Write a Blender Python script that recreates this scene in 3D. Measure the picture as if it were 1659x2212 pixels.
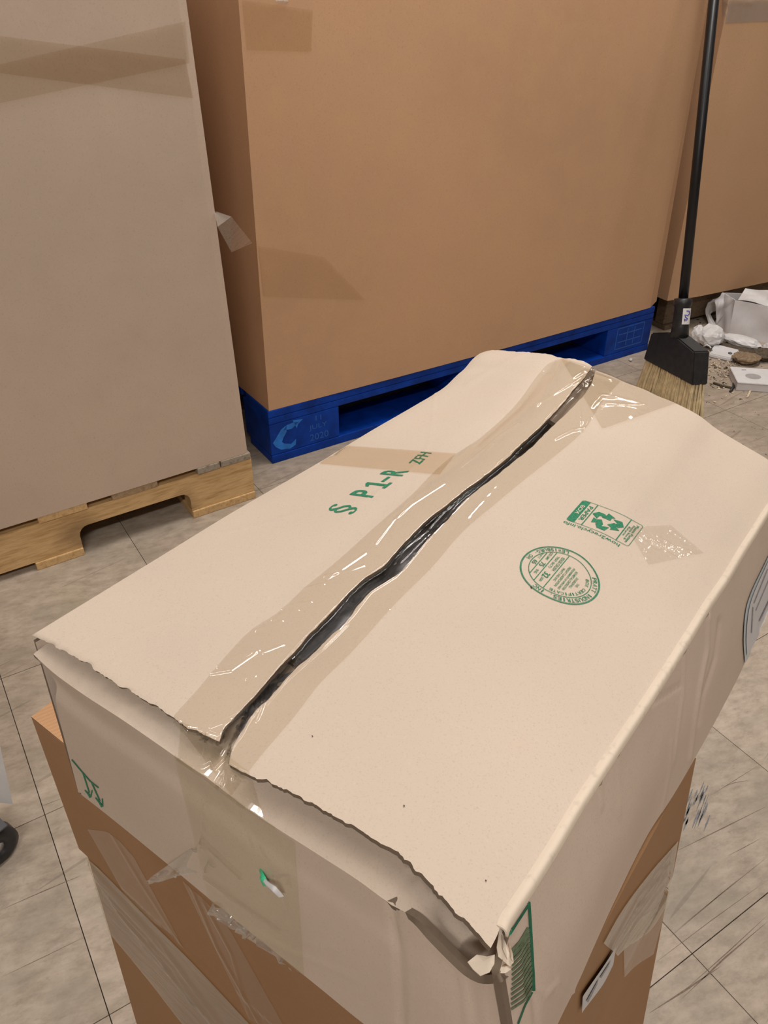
import bpy, bmesh, math, random
import numpy as np
from mathutils import Vector, Matrix
from mathutils.bvhtree import BVHTree
random.seed(7); rng = np.random.default_rng(7)
for o in list(bpy.data.objects): bpy.data.objects.remove(o)
SC = bpy.context.scene; COL = SC.collection

# ------------------------------------------------------------------ camera
F = 1730.0; PITCH = math.radians(34.18)
cam_d = bpy.data.cameras.new('camera'); cam = bpy.data.objects.new('camera', cam_d); COL.objects.link(cam)
cam.location = (0, 0, 1.0); cam.rotation_euler = (math.pi/2-PITCH, 0, 0)
cam_d.sensor_fit = 'HORIZONTAL'; cam_d.sensor_width = 36.0; cam_d.lens = 36.0*F/1659.0
cam_d.clip_start = 0.01; SC.camera = cam
# ------------------------------------------------------------------ world, view, lamps
w = bpy.data.worlds.new('world'); SC.world = w; w.use_nodes = True
w.node_tree.nodes['Background'].inputs[0].default_value = (1.0, 0.93, 0.85, 1)
w.node_tree.nodes['Background'].inputs[1].default_value = 0.06
SC.view_settings.view_transform = 'Standard'; SC.view_settings.look = 'None'
SC.view_settings.gamma = 1.0; SC.view_settings.use_curve_mapping = False
SC.view_settings.exposure = 0.06
CEIL = 2.75
# ceiling strip lamps: x, y, rotation, watts
LAMPS = [(0.40, 0.82, 1.12, 9), (0.78, 1.80, 0.95, 24), (1.60, 2.90, 1.12, 11), (-1.0, 0.80, 0.70, 12), (0.0, -1.75, 0.56, 54), (2.1, 0.2, 1.12, 8)]

# ------------------------------------------------------------------ small geometry helpers
fw = np.array([0, math.cos(PITCH), -math.sin(PITCH)]); rt = np.array([1., 0, 0]); up = np.cross(rt, fw); CAMP = np.array([0, 0, 1.])
def ray(x, y): return fw + rt*(x-829.5)/F - up*(y-1106)/F
def at(x, y, z):
    d = ray(x, y); return CAMP + d*((z-1)/d[2])
def onplane(x, y, A, B):
    """photo direction met with the upright plane over the line A-B"""
    n = np.array([-(B[1]-A[1]), B[0]-A[0], 0.]); d = ray(x, y)
    t = ((np.array([A[0], A[1], 0])-CAMP) @ n)/(d @ n); return CAMP + d*t
def projpx(P):
    d = P-CAMP; w_ = d @ fw
    return np.stack([829.5+F*(d @ rt)/w_, 1106-F*(d @ up)/w_], -1)
def V(*a): return np.array(a, float)
def resample(pts, n, smooth=True):
    P = np.array(pts, float); d = np.r_[0, np.cumsum(np.linalg.norm(np.diff(P, axis=0), axis=1))]
    t = np.linspace(0, d[-1], n)
    if not smooth or len(P) < 3: return np.stack([np.interp(t, d, P[:, k]) for k in range(P.shape[1])], 1)
    m = np.zeros_like(P); m[1:-1] = (P[2:]-P[:-2])/(d[2:]-d[:-2])[:, None]; m[0] = (P[1]-P[0])/(d[1]-d[0]); m[-1] = (P[-1]-P[-2])/(d[-1]-d[-2])
    i = np.clip(np.searchsorted(d, t, 'right')-1, 0, len(P)-2); h = (d[i+1]-d[i])[:, None]; s = ((t-d[i])[:, None])/h
    return (2*s**3-3*s**2+1)*P[i]+(s**3-2*s**2+s)*h*m[i]+(-2*s**3+3*s**2)*P[i+1]+(s**3-s**2)*h*m[i+1]
def coons(c0, c1, d0, d1):
    nu, nv = len(c0), len(d0); u = np.linspace(0, 1, nu)[:, None, None]; v = np.linspace(0, 1, nv)[None, :, None]
    return ((1-v)*c0[:, None]+v*c1[:, None]+(1-u)*d0[None]+u*d1[None]
            - ((1-u)*(1-v)*c0[0]+u*(1-v)*c0[-1]+(1-u)*v*c1[0]+u*v*c1[-1]))
def gnormals(G, ref):
    du = np.gradient(G, axis=0); dv = np.gradient(G, axis=1); n = np.cross(du, dv); n /= np.linalg.norm(n, axis=2, keepdims=True)+1e-12
    if (n.mean((0, 1)) @ np.array(ref)) < 0: n = -n
    return n
def polydist(Q, line):
    L = np.array(line, float); best = np.full(Q.shape[:-1], 1e9)
    for a, b in zip(L[:-1], L[1:]):
        ab = b-a; t = np.clip(((Q-a) @ ab)/(ab @ ab+1e-9), 0, 1); best = np.minimum(best, np.linalg.norm(Q-(a+t[..., None]*ab), axis=-1))
    return best
def ridge_field(G, ridges):
    """creases: (polyline, height in m, half width); the line is fixed on the surface by its photo direction"""
    Q = projpx(G); h = np.zeros(Q.shape[:-1])
    for line, a, wd in ridges: h += a*np.exp(-(polydist(Q, line)/wd)**2)
    return h

def link(name, me, parent=None, loc=None):
    o = bpy.data.objects.new(name, me); COL.objects.link(o)
    if parent is not None: o.parent = parent
    if loc is not None: o.location = loc
    return o
def worigin(parent):
    p = V(0, 0, 0); o = parent
    while o is not None: p = p+np.array(o.location); o = o.parent
    return p
def mesh(name, verts, faces, mat, parent=None, smooth=False, midx=None, uv=None):
    me = bpy.data.meshes.new(name); off = worigin(parent)
    me.from_pydata([tuple(np.array(v)-off) for v in verts], [], faces)
    for m in (mat if isinstance(mat, (list, tuple)) else [mat]): me.materials.append(m)
    if midx is not None: me.polygons.foreach_set('material_index', midx)
    if smooth: me.polygons.foreach_set('use_smooth', [True]*len(me.polygons))
    if uv is not None:
        ul = me.uv_layers.new(name='UVMap')
        for l in me.loops: ul.data[l.index].uv = uv[l.vertex_index]
    me.update(); me.validate()
    return link(name, me, parent)
def tag(o, label=None, cat=None, group=None, kind=None):
    if label: o['label'] = label
    if cat: o['category'] = cat
    if group: o['group'] = group
    if kind: o['kind'] = kind
    return o
def thing(name, loc, label, cat, group=None):
    o = bpy.data.objects.new(name, None); COL.objects.link(o); o.location = loc; o.empty_display_size = .05
    return tag(o, label, cat, group)
def sheet(name, G, thick, mats, parent, ref, ridges=(), smooth=True):
    n = gnormals(G, ref)
    if ridges: G = G + n*ridge_field(G, ridges)[..., None]
    nu, nv = G.shape[:2]; top = G.reshape(-1, 3); bot = (G-n*thick).reshape(-1, 3); N = nu*nv
    flip = (np.cross(G[1, 0]-G[0, 0], G[0, 1]-G[0, 0]) @ np.array(ref)) < 0
    fs, mi = [], []
    for i in range(nu-1):
        for j in range(nv-1):
            a, b, c, d = i*nv+j, (i+1)*nv+j, (i+1)*nv+j+1, i*nv+j+1
            q = (a, d, c, b) if flip else (a, b, c, d)
            fs.append(q); mi.append(0)
            if thick: fs.append(tuple(x+N for x in q[::-1])); mi.append(0)
    if thick:
        ring = [i*nv for i in range(nu)]+[(nu-1)*nv+j for j in range(1, nv)]+[i*nv+nv-1 for i in range(nu-2, -1, -1)]+[j for j in range(nv-2, 0, -1)]
        R = len(ring); vs = np.vstack([top, bot, top[ring], bot[ring]])
        for k in range(R):
            a, b = 2*N+k, 2*N+(k+1) % R; q = (a, a+R, b+R, b)
            fs.append(q if not flip else q[::-1]); mi.append(1 if isinstance(mats, (list, tuple)) else 0)
        top = vs
    U, W_ = np.meshgrid(np.linspace(0, 1, nu), np.linspace(0, 1, nv), indexing='ij'); 
    o = mesh(name, top, fs, mats, parent, smooth, mi)
    return o, G
def hexa(name, P0, ex, ey, ez, mat, parent=None, bev=0.0, smooth=False, taper=None):
    P0, ex, ey, ez = map(lambda a: np.array(a, float), (P0, ex, ey, ez))
    vs = [P0+a*ex+b*ey+c*ez for c in (0, 1) for b in (0, 1) for a in (0, 1)]
    fs = [(0, 2, 3, 1), (4, 5, 7, 6), (0, 1, 5, 4), (2, 6, 7, 3), (0, 4, 6, 2), (1, 3, 7, 5)]
    if np.dot(np.cross(ex, ey), ez) < 0: fs = [f[::-1] for f in fs]
    o = mesh(name, vs, fs, mat, parent)
    if bev:
        bm = bmesh.new(); bm.from_mesh(o.data); bmesh.ops.bevel(bm, geom=bm.edges[:], offset=bev, segments=2, affect='EDGES', profile=.5)
        bm.to_mesh(o.data); bm.free()
    return o
def prism(name, poly, z0, z1, mat, parent=None, bev=0, top_poly=None):
    n = len(poly); tp = top_poly or poly
    vs = [V(p[0], p[1], z0) for p in poly]+[V(p[0], p[1], z1) for p in tp]
    fs = [tuple(range(n))[::-1], tuple(range(n, 2*n))]+[(i, (i+1) % n, n+(i+1) % n, n+i) for i in range(n)]
    a = sum(poly[i][0]*poly[(i+1) % n][1]-poly[(i+1) % n][0]*poly[i][1] for i in range(n))
    if a < 0: fs = [f[::-1] for f in fs]
    o = mesh(name, vs, fs, mat, parent)
    if bev:
        bm = bmesh.new(); bm.from_mesh(o.data); bmesh.ops.bevel(bm, geom=bm.edges[:], offset=bev, segments=2, affect='EDGES'); bm.to_mesh(o.data); bm.free()
    return o
def tube(name, pts, rads, mat, parent=None, seg=16, caps=True):
    pts = [np.array(p, float) for p in pts]; vs, fs = [], []
    for i, p in enumerate(pts):
        t = pts[min(i+1, len(pts)-1)]-pts[max(i-1, 0)]; t /= np.linalg.norm(t)
        a = np.cross(t, V(.31, .9, .22)); a /= np.linalg.norm(a); b = np.cross(t, a)
        r = rads[i] if isinstance(rads, (list, tuple)) else rads
        for k in range(seg):
            an = 2*math.pi*k/seg; vs.append(p+r*(math.cos(an)*a+math.sin(an)*b))
    for i in range(len(pts)-1):
        for k in range(seg): fs.append((i*seg+k, i*seg+(k+1) % seg, (i+1)*seg+(k+1) % seg, (i+1)*seg+k))
    if caps: fs.append(tuple(range(seg))[::-1]); fs.append(tuple((len(pts)-1)*seg+k for k in range(seg)))
    return mesh(name, vs, fs, mat, parent, smooth=True)

# ------------------------------------------------------------------ materials
def newmat(name):
    m = bpy.data.materials.new(name); m.use_nodes = True; nt = m.node_tree; return m, nt, nt.nodes['Principled BSDF']
def nd(nt, t, **kw):
    n = nt.nodes.new(t)
    for k, v in kw.items(): setattr(n, k, v)
    return n
def noise(nt, vec, scale, detail=3, rough=.55, stretch=None):
    n = nd(nt, 'ShaderNodeTexNoise'); n.inputs['Scale'].default_value = scale; n.inputs['Detail'].default_value = detail; n.inputs['Roughness'].default_value = rough
    if stretch is not None:
        mp = nd(nt, 'ShaderNodeMapping', vector_type='TEXTURE'); mp.inputs['Rotation'].default_value = (0, 0, stretch[3] if len(stretch) > 3 else 0); mp.inputs['Scale'].default_value = tuple(1/q for q in stretch[:3])
        nt.links.new(vec, mp.inputs['Vector']); vec = mp.outputs['Vector']
    nt.links.new(vec, n.inputs['Vector']); return n.outputs['Fac']
def ramp(nt, fac, stops):
    r = nd(nt, 'ShaderNodeValToRGB'); el = r.color_ramp.elements
    while len(el) < len(stops): el.new(.5)
    for e, (p, c) in zip(el, stops): e.position = p; e.color = tuple(c)+(1,) if len(c) == 3 else c
    nt.links.new(fac, r.inputs['Fac']); return r.outputs['Color']
def mixc(nt, a, b, fac, mode='MIX'):
    m = nd(nt, 'ShaderNodeMix', data_type='RGBA', blend_type=mode)
    if isinstance(fac, (int, float)): m.inputs[0].default_value = fac
    else: nt.links.new(fac, m.inputs[0])
    for s, k in ((a, 6), (b, 7)):
        if isinstance(s, tuple): m.inputs[k].default_value = s+(1,)
        else: nt.links.new(s, m.inputs[k])
    return m.outputs[2]
def bump(nt, bs, h, strength, dist):
    b = nd(nt, 'ShaderNodeBump'); b.inputs['Strength'].default_value = strength; b.inputs['Distance'].default_value = dist
    nt.links.new(h, b.inputs['Height']); nt.links.new(b.outputs['Normal'], bs.inputs['Normal'])
def G3(c, k): return tuple(min(1, x*k) for x in c)
def plain(name, col, rough=.6, metal=0, var=.12, scale=40, bmp=.0, spec=.5):
    m, nt, bs = newmat(name); tc = nd(nt, 'ShaderNodeTexCoord').outputs['Object']
    n = noise(nt, tc, scale, 3); c = ramp(nt, n, [(.3, G3(col, 1-var)), (.7, G3(col, 1+var))])
    nt.links.new(c, bs.inputs['Base Color']); bs.inputs['Roughness'].default_value = rough; bs.inputs['Metallic'].default_value = metal
    bs.inputs['Specular IOR Level'].default_value = spec
    if bmp: bump(nt, bs, noise(nt, tc, scale*2, 4), bmp, .002)
    return m
def kraft(name, col, blotch=None, fine=900, rough=.75, spec=.25, sheen=.0, k=1.0, flute=None):
    m, nt, bs = newmat(name); tc = nd(nt, 'ShaderNodeTexCoord').outputs['Object']
    big = noise(nt, tc, 3.5*k, 3, .5); mid = noise(nt, tc, 22*k, 4, .6, (1, 1, 1)); fn = noise(nt, tc, fine, 2, .6); fn2 = noise(nt, tc, fine*.35, 2, .5)
    c = ramp(nt, big, [(.36, G3(col, .95)), (.64, G3(col, 1.05))])
    c = mixc(nt, c, blotch or G3(col, .88), ramp(nt, mid, [(.45, (0, 0, 0)), (.75, (.35, .35, .35))]))
    c = mixc(nt, c, G3(col, .70), ramp(nt, fn, [(.55, (0, 0, 0)), (.80, (.55, .55, .55))]))
    c = mixc(nt, c, G3(col, 1.2), ramp(nt, fn2, [(.58, (0, 0, 0)), (.85, (.2, .2, .2))]))
    nt.links.new(c, bs.inputs['Base Color']); bs.inputs['Roughness'].default_value = rough; bs.inputs['Specular IOR Level'].default_value = spec
    h = mid
    if flute:
        wv = nd(nt, 'ShaderNodeTexWave'); wv.inputs['Scale'].default_value = flute[0]; wv.inputs['Distortion'].default_value = .6
        mp = nd(nt, 'ShaderNodeMapping'); mp.inputs['Rotation'].default_value = (0, 0, flute[1]); nt.links.new(tc, mp.inputs['Vector']); nt.links.new(mp.outputs['Vector'], wv.inputs['Vector'])
        ad = nd(nt, 'ShaderNodeMath', operation='ADD'); nt.links.new(mid, ad.inputs[0]); nt.links.new(wv.outputs['Fac'], ad.inputs[1]); h = ad.outputs[0]
    bump(nt, bs, h, .25, .0016)
    return m
M = {}
M['kraft_light'] = kraft('kraft_light', (.63, .515, .42), (.655, .525, .405))
M['kraft_wall'] = kraft('kraft_wall', (.60, .475, .385))
M['kraft_edge'] = kraft('kraft_edge', (.19, .14, .10), fine=300)
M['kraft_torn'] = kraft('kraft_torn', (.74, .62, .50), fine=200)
M['kraft_brown'] = kraft('kraft_brown', (.35, .188, .090), rough=.6)
M['kraft_orange'] = kraft('kraft_orange', (.52, .29, .15), rough=.6, flute=(90, .98))
M['gaylord_left'] = kraft('gaylord_left', (.58, .45, .355), fine=350, k=.7)
M['gaylord_mid'] = kraft('gaylord_mid', (.61, .365, .215), (.65, .41, .21), fine=350, k=.7)
M['gaylord_right'] = kraft('gaylord_right', (.56, .34, .20), (.54, .35, .19), fine=350, k=.7)
M['dark_edge'] = plain('dark_edge', (.05, .03, .02), .9)
def wood(name, c1, c2, dark=(.10, .05, .02)):
    m, nt, bs = newmat(name); tc = nd(nt, 'ShaderNodeTexCoord').outputs['Object']
    g = noise(nt, tc, 9, 5, .6, (1, 9, 9, 0)); g2 = noise(nt, tc, 40, 4, .65, (1, 14, 14, 0)); kn = noise(nt, tc, 5, 1, .4)
    c = ramp(nt, g, [(.32, c1), (.5, c2), (.68, c1)]); c = mixc(nt, c, dark, ramp(nt, g2, [(.5, (0, 0, 0)), (.85, (.45, .45, .45))]))
    c = mixc(nt, c, dark, ramp(nt, kn, [(.66, (0, 0, 0)), (.74, (.5, .5, .5))]))
    nt.links.new(c, bs.inputs['Base Color']); bs.inputs['Roughness'].default_value = .7; bump(nt, bs, g2, .3, .002); return m
M['wood_new'] = wood('wood_new', (.50, .30, .12), (.70, .46, .22)); M['wood_board'] = wood('wood_board', (.30, .20, .11), (.45, .31, .18)); M['wood_old'] = wood('wood_old', (.22, .18, .14), (.38, .32, .25)); M['wood_dark'] = wood('wood_dark', (.09, .06, .035), (.16, .11, .07))
M['blue'] = plain('blue_paint', (.001, .040, .31), .5, var=.3, scale=25, bmp=.15, spec=.2); M['blue_print'] = plain('light_blue_print', (.012, .17, .62), .5, var=.25, scale=60)
M['blue_mark'] = plain('mid_blue_moulding', (.010, .105, .42), .4, var=.1); M['blue_dark'] = plain('blue_inner', (.003, .02, .12), .6)
M['black_plastic'] = plain('black_plastic', (.018, .018, .02), .42, var=.3, scale=80, bmp=.1); M['black_metal'] = plain('black_enamel', (.006, .006, .008), .38, var=.2)
M['grey_plastic'] = plain('grey_plastic', (.10, .10, .11), .5); M['bristle'] = plain('bristle', (.66, .53, .32), .55, var=.22, scale=60)
M['ink'] = plain('green_ink', (.035, .215, .115), .7, var=.25, scale=700, spec=.2); M['ink_pale'] = plain('faint_green_ink', (.13, .17, .10), .7, var=.3, scale=300, spec=.2); M['ink_dark'] = plain('dark_green_ink', (.02, .13, .07), .7, var=.2, scale=300, spec=.2)
M['white_paper'] = plain('white_paper', (.72, .70, .70), .7, var=.05, bmp=.2); M['white_plastic'] = plain('white_plastic', (.74, .73, .74), .4, var=.04); M['white_card'] = plain('white_card', (.66, .63, .64), .6, var=.05)
M['label_grey'] = plain('label_print', (.30, .29, .31), .6, var=.3, scale=400); M['label_white'] = plain('label_stock', (.62, .60, .61), .5, var=.05)
M['green_plastic'] = plain('green_plastic', (.05, .52, .26), .35, var=.1); M['dirt'] = plain('dirt', (.10, .075, .05), .9, var=.5, scale=200, bmp=.5); M['chip'] = plain('wood_chip', (.62, .50, .36), .8, var=.3, scale=200)
M['tan_lump'] = plain('tan_card', (.26, .18, .11), .8, var=.3, scale=150); M['blue_ink'] = plain('blue_pen', (.02, .03, .40), .6); M['bag'] = plain('dark_plastic_bag', (.24, .24, .26), .28, var=.5, scale=60, bmp=.4)
M['wall'] = plain('painted_wall', (.30, .27, .24), .8, var=.03, scale=2); M['ceil'] = plain('ceiling_tile', (.72, .70, .66), .9, var=.03, scale=4)
M['pouch'] = plain('label_pouch', (.50, .56, .59), .3, var=.1)
def clear(name, tint=(.93, .90, .84), rough=.06, bmp=.35, bscale=60, gloss=1.0, stretch=(1, 1, 1), dist=.002, haze=0):
    m = bpy.data.materials.new(name); m.use_nodes = True; nt = m.node_tree; nt.nodes.clear()
    out = nd(nt, 'ShaderNodeOutputMaterial'); mx = nd(nt, 'ShaderNodeMixShader'); tr = nd(nt, 'ShaderNodeBsdfTransparent'); gl = nd(nt, 'ShaderNodeBsdfGlossy'); fr = nd(nt, 'ShaderNodeLayerWeight')
    tr.inputs['Color'].default_value = tint+(1,); gl.inputs['Roughness'].default_value = rough; gl.inputs['Color'].default_value = (1, 1, 1, 1); fr.inputs['Blend'].default_value = .5
    tc = nd(nt, 'ShaderNodeTexCoord').outputs['Object']; b = nd(nt, 'ShaderNodeBump'); b.inputs['Strength'].default_value = bmp; b.inputs['Distance'].default_value = dist
    nt.links.new(noise(nt, tc, bscale, 3, .6, stretch), b.inputs['Height']); nt.links.new(b.outputs['Normal'], gl.inputs['Normal']); nt.links.new(b.outputs['Normal'], fr.inputs['Normal'])
    pw = nd(nt, 'ShaderNodeMath', operation='POWER'); pw.inputs[1].default_value = 5; nt.links.new(fr.outputs['Facing'], pw.inputs[0])
    mu = nd(nt, 'ShaderNodeMath', operation='MULTIPLY_ADD'); mu.inputs[1].default_value = .75; mu.inputs[2].default_value = .055*gloss; mu.use_clamp = True; nt.links.new(pw.outputs[0], mu.inputs[0])
    nt.links.new(mu.outputs[0], mx.inputs[0]); nt.links.new(tr.outputs[0], mx.inputs[1]); nt.links.new(gl.outputs[0], mx.inputs[2]); 
    if haze:
        df = nd(nt, 'ShaderNodeBsdfDiffuse'); df.inputs[0].default_value = (.75, .74, .70, 1); m2 = nd(nt, 'ShaderNodeMixShader'); m2.inputs[0].default_value = haze
        nt.links.new(mx.outputs[0], m2.inputs[1]); nt.links.new(df.outputs[0], m2.inputs[2]); nt.links.new(m2.outputs[0], out.inputs[0])
    else: nt.links.new(mx.outputs[0], out.inputs[0])
    return m
M['tape'] = clear('clear_tape', (.975, .962, .93), .06, .05, 35, 1.6); M['tape_flat'] = clear('clear_tape_flat', (.94, .91, .86), .18, .15, 40, .8)
M['tape_yellow'] = clear('yellowed_tape', (.90, .86, .70), .25, .4, 30, 1.6, (1, 1, 4), haze=.14); M['tape_brown'] = clear('tan_tape', (.93, .88, .81), .35, .1, 40, .6)
M['tape_faint'] = clear('faint_tape', (.965, .95, .91), .2, .1, 40, .6); M['film'] = clear('loose_film', (.90, .88, .85), .12, .6, 70, 4, haze=.16)
def floor_mat():
    m, nt, bs = newmat('vinyl_tile'); g = nd(nt, 'ShaderNodeNewGeometry').outputs['Position']; oi = nd(nt, 'ShaderNodeObjectInfo')
    a1 = noise(nt, g, 30, 6, .7, (1, 2.0, 1, .38)); a2 = noise(nt, g, 9, 3, .5, (1, 1.6, 1, .4)); a3 = noise(nt, g, 2.2, 2, .5); fn = noise(nt, g, 160, 3, .6); lum = noise(nt, g, 62, 4, .7, (1, 2.0, 1, .38))
    c = ramp(nt, a1, [(.32, (.33, .265, .205)), (.5, (.44, .36, .285)), (.66, (.52, .43, .35))])
    c = mixc(nt, c, (.17, .145, .11), ramp(nt, lum, [(.58, (0, 0, 0)), (.78, (.42, .42, .42))])); c = mixc(nt, c, (.30, .26, .20), ramp(nt, a2, [(.45, (0, 0, 0)), (.7, (.5, .5, .5))]))
    c = mixc(nt, c, (.50, .43, .36), ramp(nt, fn, [(.6, (0, 0, 0)), (.8, (.35, .35, .35))]))
    c = mixc(nt, c, (.28, .26, .12), ramp(nt, a3, [(.62, (0, 0, 0)), (.74, (.35, .35, .35))]))
    for ang, sc, lo, hi in ((.75, 7, .685, .70),):
        s = noise(nt, g, sc, 2, .4, (.5, 13, 1, ang)); c = mixc(nt, c, (.16, .12, .09), ramp(nt, s, [(lo, (0, 0, 0)), (hi, (.35, .35, .35))]))
    br = nd(nt, 'ShaderNodeMapRange'); br.inputs[3].default_value = .90; br.inputs[4].default_value = 1.08; nt.links.new(oi.outputs['Random'], br.inputs[0])
    c = mixc(nt, c, br.outputs[0], 1.0, 'MULTIPLY')
    nt.links.new(c, bs.inputs['Base Color']); bs.inputs['Roughness'].default_value = .48; bs.inputs['Specular IOR Level'].default_value = .35; bump(nt, bs, a1, .12, .002); return m
M['floor'] = floor_mat(); M['grout'] = plain('grout', (.10, .08, .06), .9)
def emis(name, s):
    m = bpy.data.materials.new(name); m.use_nodes = True; nt = m.node_tree; nt.nodes.clear(); e = nd(nt, 'ShaderNodeEmission'); o = nd(nt, 'ShaderNodeOutputMaterial')
    e.inputs[0].default_value = (1, .955, .89, 1); e.inputs[1].default_value = s; nt.links.new(e.outputs[0], o.inputs[0]); return m

# ------------------------------------------------------------------ room
TH = math.radians(32.27); TU = V(math.cos(TH), math.sin(TH), 0); TV = V(-math.sin(TH), math.cos(TH), 0); TZ = V(0, 0, 1)
def fl(u, v, z=0): return TU*u+TV*v+V(0, 0, z)
RU0, RU1, RV0, RV1 = -2.6, 4.0, -2.6, 3.9
floor = tag(hexa('floor', fl(RU0, RV0, -.06), TU*(RU1-RU0), TV*(RV1-RV0), V(0, 0, .0565), M['grout']), kind='structure')
TS = .3125; u0, v0 = .591, .228
tm = None
cells = []
for i in range(-12, 14):
    for j in range(-10, 13):
        c = fl(u0+(i+.5)*TS, v0+(j+.5)*TS)
        if RU0 < c @ TU-.2 and c @ TU < RU1-.2 and RV0 < c @ TV-.2 and c @ TV < RV1-.2: cells.append((np.linalg.norm(c-V(.6, 1.45, 0)), i, j))
cells.sort()
for _, i, j in cells[:290]:
    c = fl(u0+(i+.5)*TS, v0+(j+.5)*TS)
    if tm is None:
        h = TS/2-.0006
        ob = hexa('tile', c-TU*h-TV*h+V(0, 0, -.0034), TU*2*h, TV*2*h, V(0, 0, .0034), M['floor'], floor)
        me = ob.data; me.transform(Matrix.Translation(Vector(-c))); ob.location = c; tm = me
    else:
        ob = bpy.data.objects.new('tile', tm); COL.objects.link(ob); ob.parent = floor; ob.location = c
for nm, P, a, b in (('wall_back', fl(RU0, RV1, 0), TU*(RU1-RU0), TV*.1), ('wall_front', fl(RU0, RV0-.1, 0), TU*(RU1-RU0), TV*.1), ('wall_left', fl(RU0-.1, RV0, 0), TU*.1, TV*(RV1-RV0)), ('wall_right', fl(RU1, RV0, 0), TU*.1, TV*(RV1-RV0))):
    tag(hexa(nm, P, a, b, V(0, 0, CEIL), M['wall']), kind='structure')
tag(hexa('ceiling', fl(RU0, RV0, CEIL), TU*(RU1-RU0), TV*(RV1-RV0), V(0, 0, .08), M['ceil']), kind='structure')
lamp_pos = ['over the stacked cartons', 'in front of the big brown box', 'above the blue pallet', 'in front of the wooden pallet', 'behind the viewer', 'right of the stacked cartons']
for k, (x, y, r, wt) in enumerate(LAMPS):
    t = thing('ceiling_lamp', (x, y, CEIL), 'white two-tube fluorescent strip lamp on the ceiling '+lamp_pos[k], 'lamp', 'fluorescent strip lamps on the ceiling')
    a = V(math.cos(r), math.sin(r), 0); b = V(-math.sin(r), math.cos(r), 0); c = V(x, y, CEIL)
    hexa('housing', c-a*.62-b*.10+V(0, 0, -.045), a*1.24, b*.20, V(0, 0, .044), M['white_card'], t, .004)
    for s in (-1, 1):
        ld = bpy.data.lights.new('lamp_light', 'AREA'); ld.shape = 'RECTANGLE'; ld.size = 1.18; ld.size_y = min(.075, .05*wt/12); ld.energy = wt/2; ld.color = (1, .965, .915)
        lo = bpy.data.objects.new('lamp_light', ld); COL.objects.link(lo); lo.parent = t; lo.location = Vector((b*s*.05+V(0, 0, -.075)).tolist()); lo.rotation_euler = (0, 0, r)
        tube('tube', [c+b*s*.05+V(0, 0, -.062)-a*.59, c+b*s*.05+V(0, 0, -.062)+a*.59], .011, M['white_plastic'], t, 10)

# ------------------------------------------------------------------ big boxes on pallets
def bigbox(name, loc, label, poly, tops, z0, z1, mat, bulge=None):
    """poly: bottom outline; tops: outline at z1; walls are subdivided so they may bow"""
    t = thing(name, loc, label, 'box'); n = len(poly); NZ = 14
    vs, fs = [], []
    seg = []
    for i in range(n):
        L = np.linalg.norm(np.array(poly[(i+1) % n])-np.array(poly[i])); seg.append(max(1, int(L/.07)))
    ringn = sum(seg)
    for k in range(NZ+1):
        f = k/NZ
        for i in range(n):
            a = np.array(poly[i])*(1-f)+np.array(tops[i])*f; b = np.array(poly[(i+1) % n])*(1-f)+np.array(tops[(i+1) % n])*f
            e = b-a; nn = V(e[1], -e[0]); nn = nn/np.linalg.norm(nn)
            for s in range(seg[i]):
                q = s/seg[i]; bow = (bulge[i] if bulge else 0)*math.sin(math.pi*q)*math.sin(math.pi*(.15+.85*f))
                p = a+e*q+nn*bow; vs.append(V(p[0], p[1], z0+(z1-z0)*f))
    for k in range(NZ):
        for i in range(ringn): fs.append((k*ringn+i, k*ringn+(i+1) % ringn, (k+1)*ringn+(i+1) % ringn, (k+1)*ringn+i))
    fs.append(tuple(range(ringn))[::-1]); fs.append(tuple(NZ*ringn+i for i in range(ringn)))
    b = mesh('body', vs, fs, mat, t, smooth=False)
    bm = bmesh.new(); bm.from_mesh(b.data); bmesh.ops.recalc_face_normals(bm, faces=bm.faces)
    for e in bm.edges: e.smooth = len(e.link_faces) == 2 and e.calc_face_angle() < .25
    for f_ in bm.faces: f_.smooth = True
    bm.to_mesh(b.data); bm.free()
    return t, b
def bvh(*objs):
    vs, fs = [], []
    for o in objs:
        off = worigin(o.parent); k = len(vs); vs += [Vector(v.co)+Vector(off.tolist()) for v in o.data.vertices]; fs += [[i+k for i in p.vertices] for p in o.data.polygons]
    return BVHTree.FromPolygons(vs, fs)
def castpx(T, x, y):
    h = T.ray_cast(Vector(CAMP), Vector(ray(x, y)).normalized()); return None if h[0] is None else (np.array(h[0]), np.array(h[1]))
def patch_px(name, T, corners, nu, nv, mat, parent, off=.001, ridges=(), fallback_sag=None):
    """thin film laid on a surface; corners give its outline as it lies on that surface"""
    c = [np.array(p, float) for p in corners]; G = np.zeros((nu, nv, 3)); N = np.zeros((nu, nv, 3)); ok = np.zeros((nu, nv), bool)
    for i in range(nu):
        for j in range(nv):
            u, v = i/(nu-1), j/(nv-1); p = (1-u)*(1-v)*c[0]+u*(1-v)*c[1]+u*v*c[2]+(1-u)*v*c[3]
            h = castpx(T, *p)
            if h is not None: G[i, j], N[i, j], ok[i, j] = h[0], h[1], True
    if not ok.all():
        idx = np.argwhere(ok)
        for i, j in np.argwhere(~ok):
            k = np.argmin(((idx-[i, j])**2).sum(1)); a, b = idx[k]; G[i, j] = G[a, b]; N[i, j] = N[a, b]
    N[(N*(CAMP-G)).sum(2) < 0] *= -1
    G = G+N*off
    if ridges: G = G+N*ridge_field(G, ridges)[..., None]
    return sheet(name, G, 0, mat, parent, N.mean((0, 1)))[0]

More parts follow.
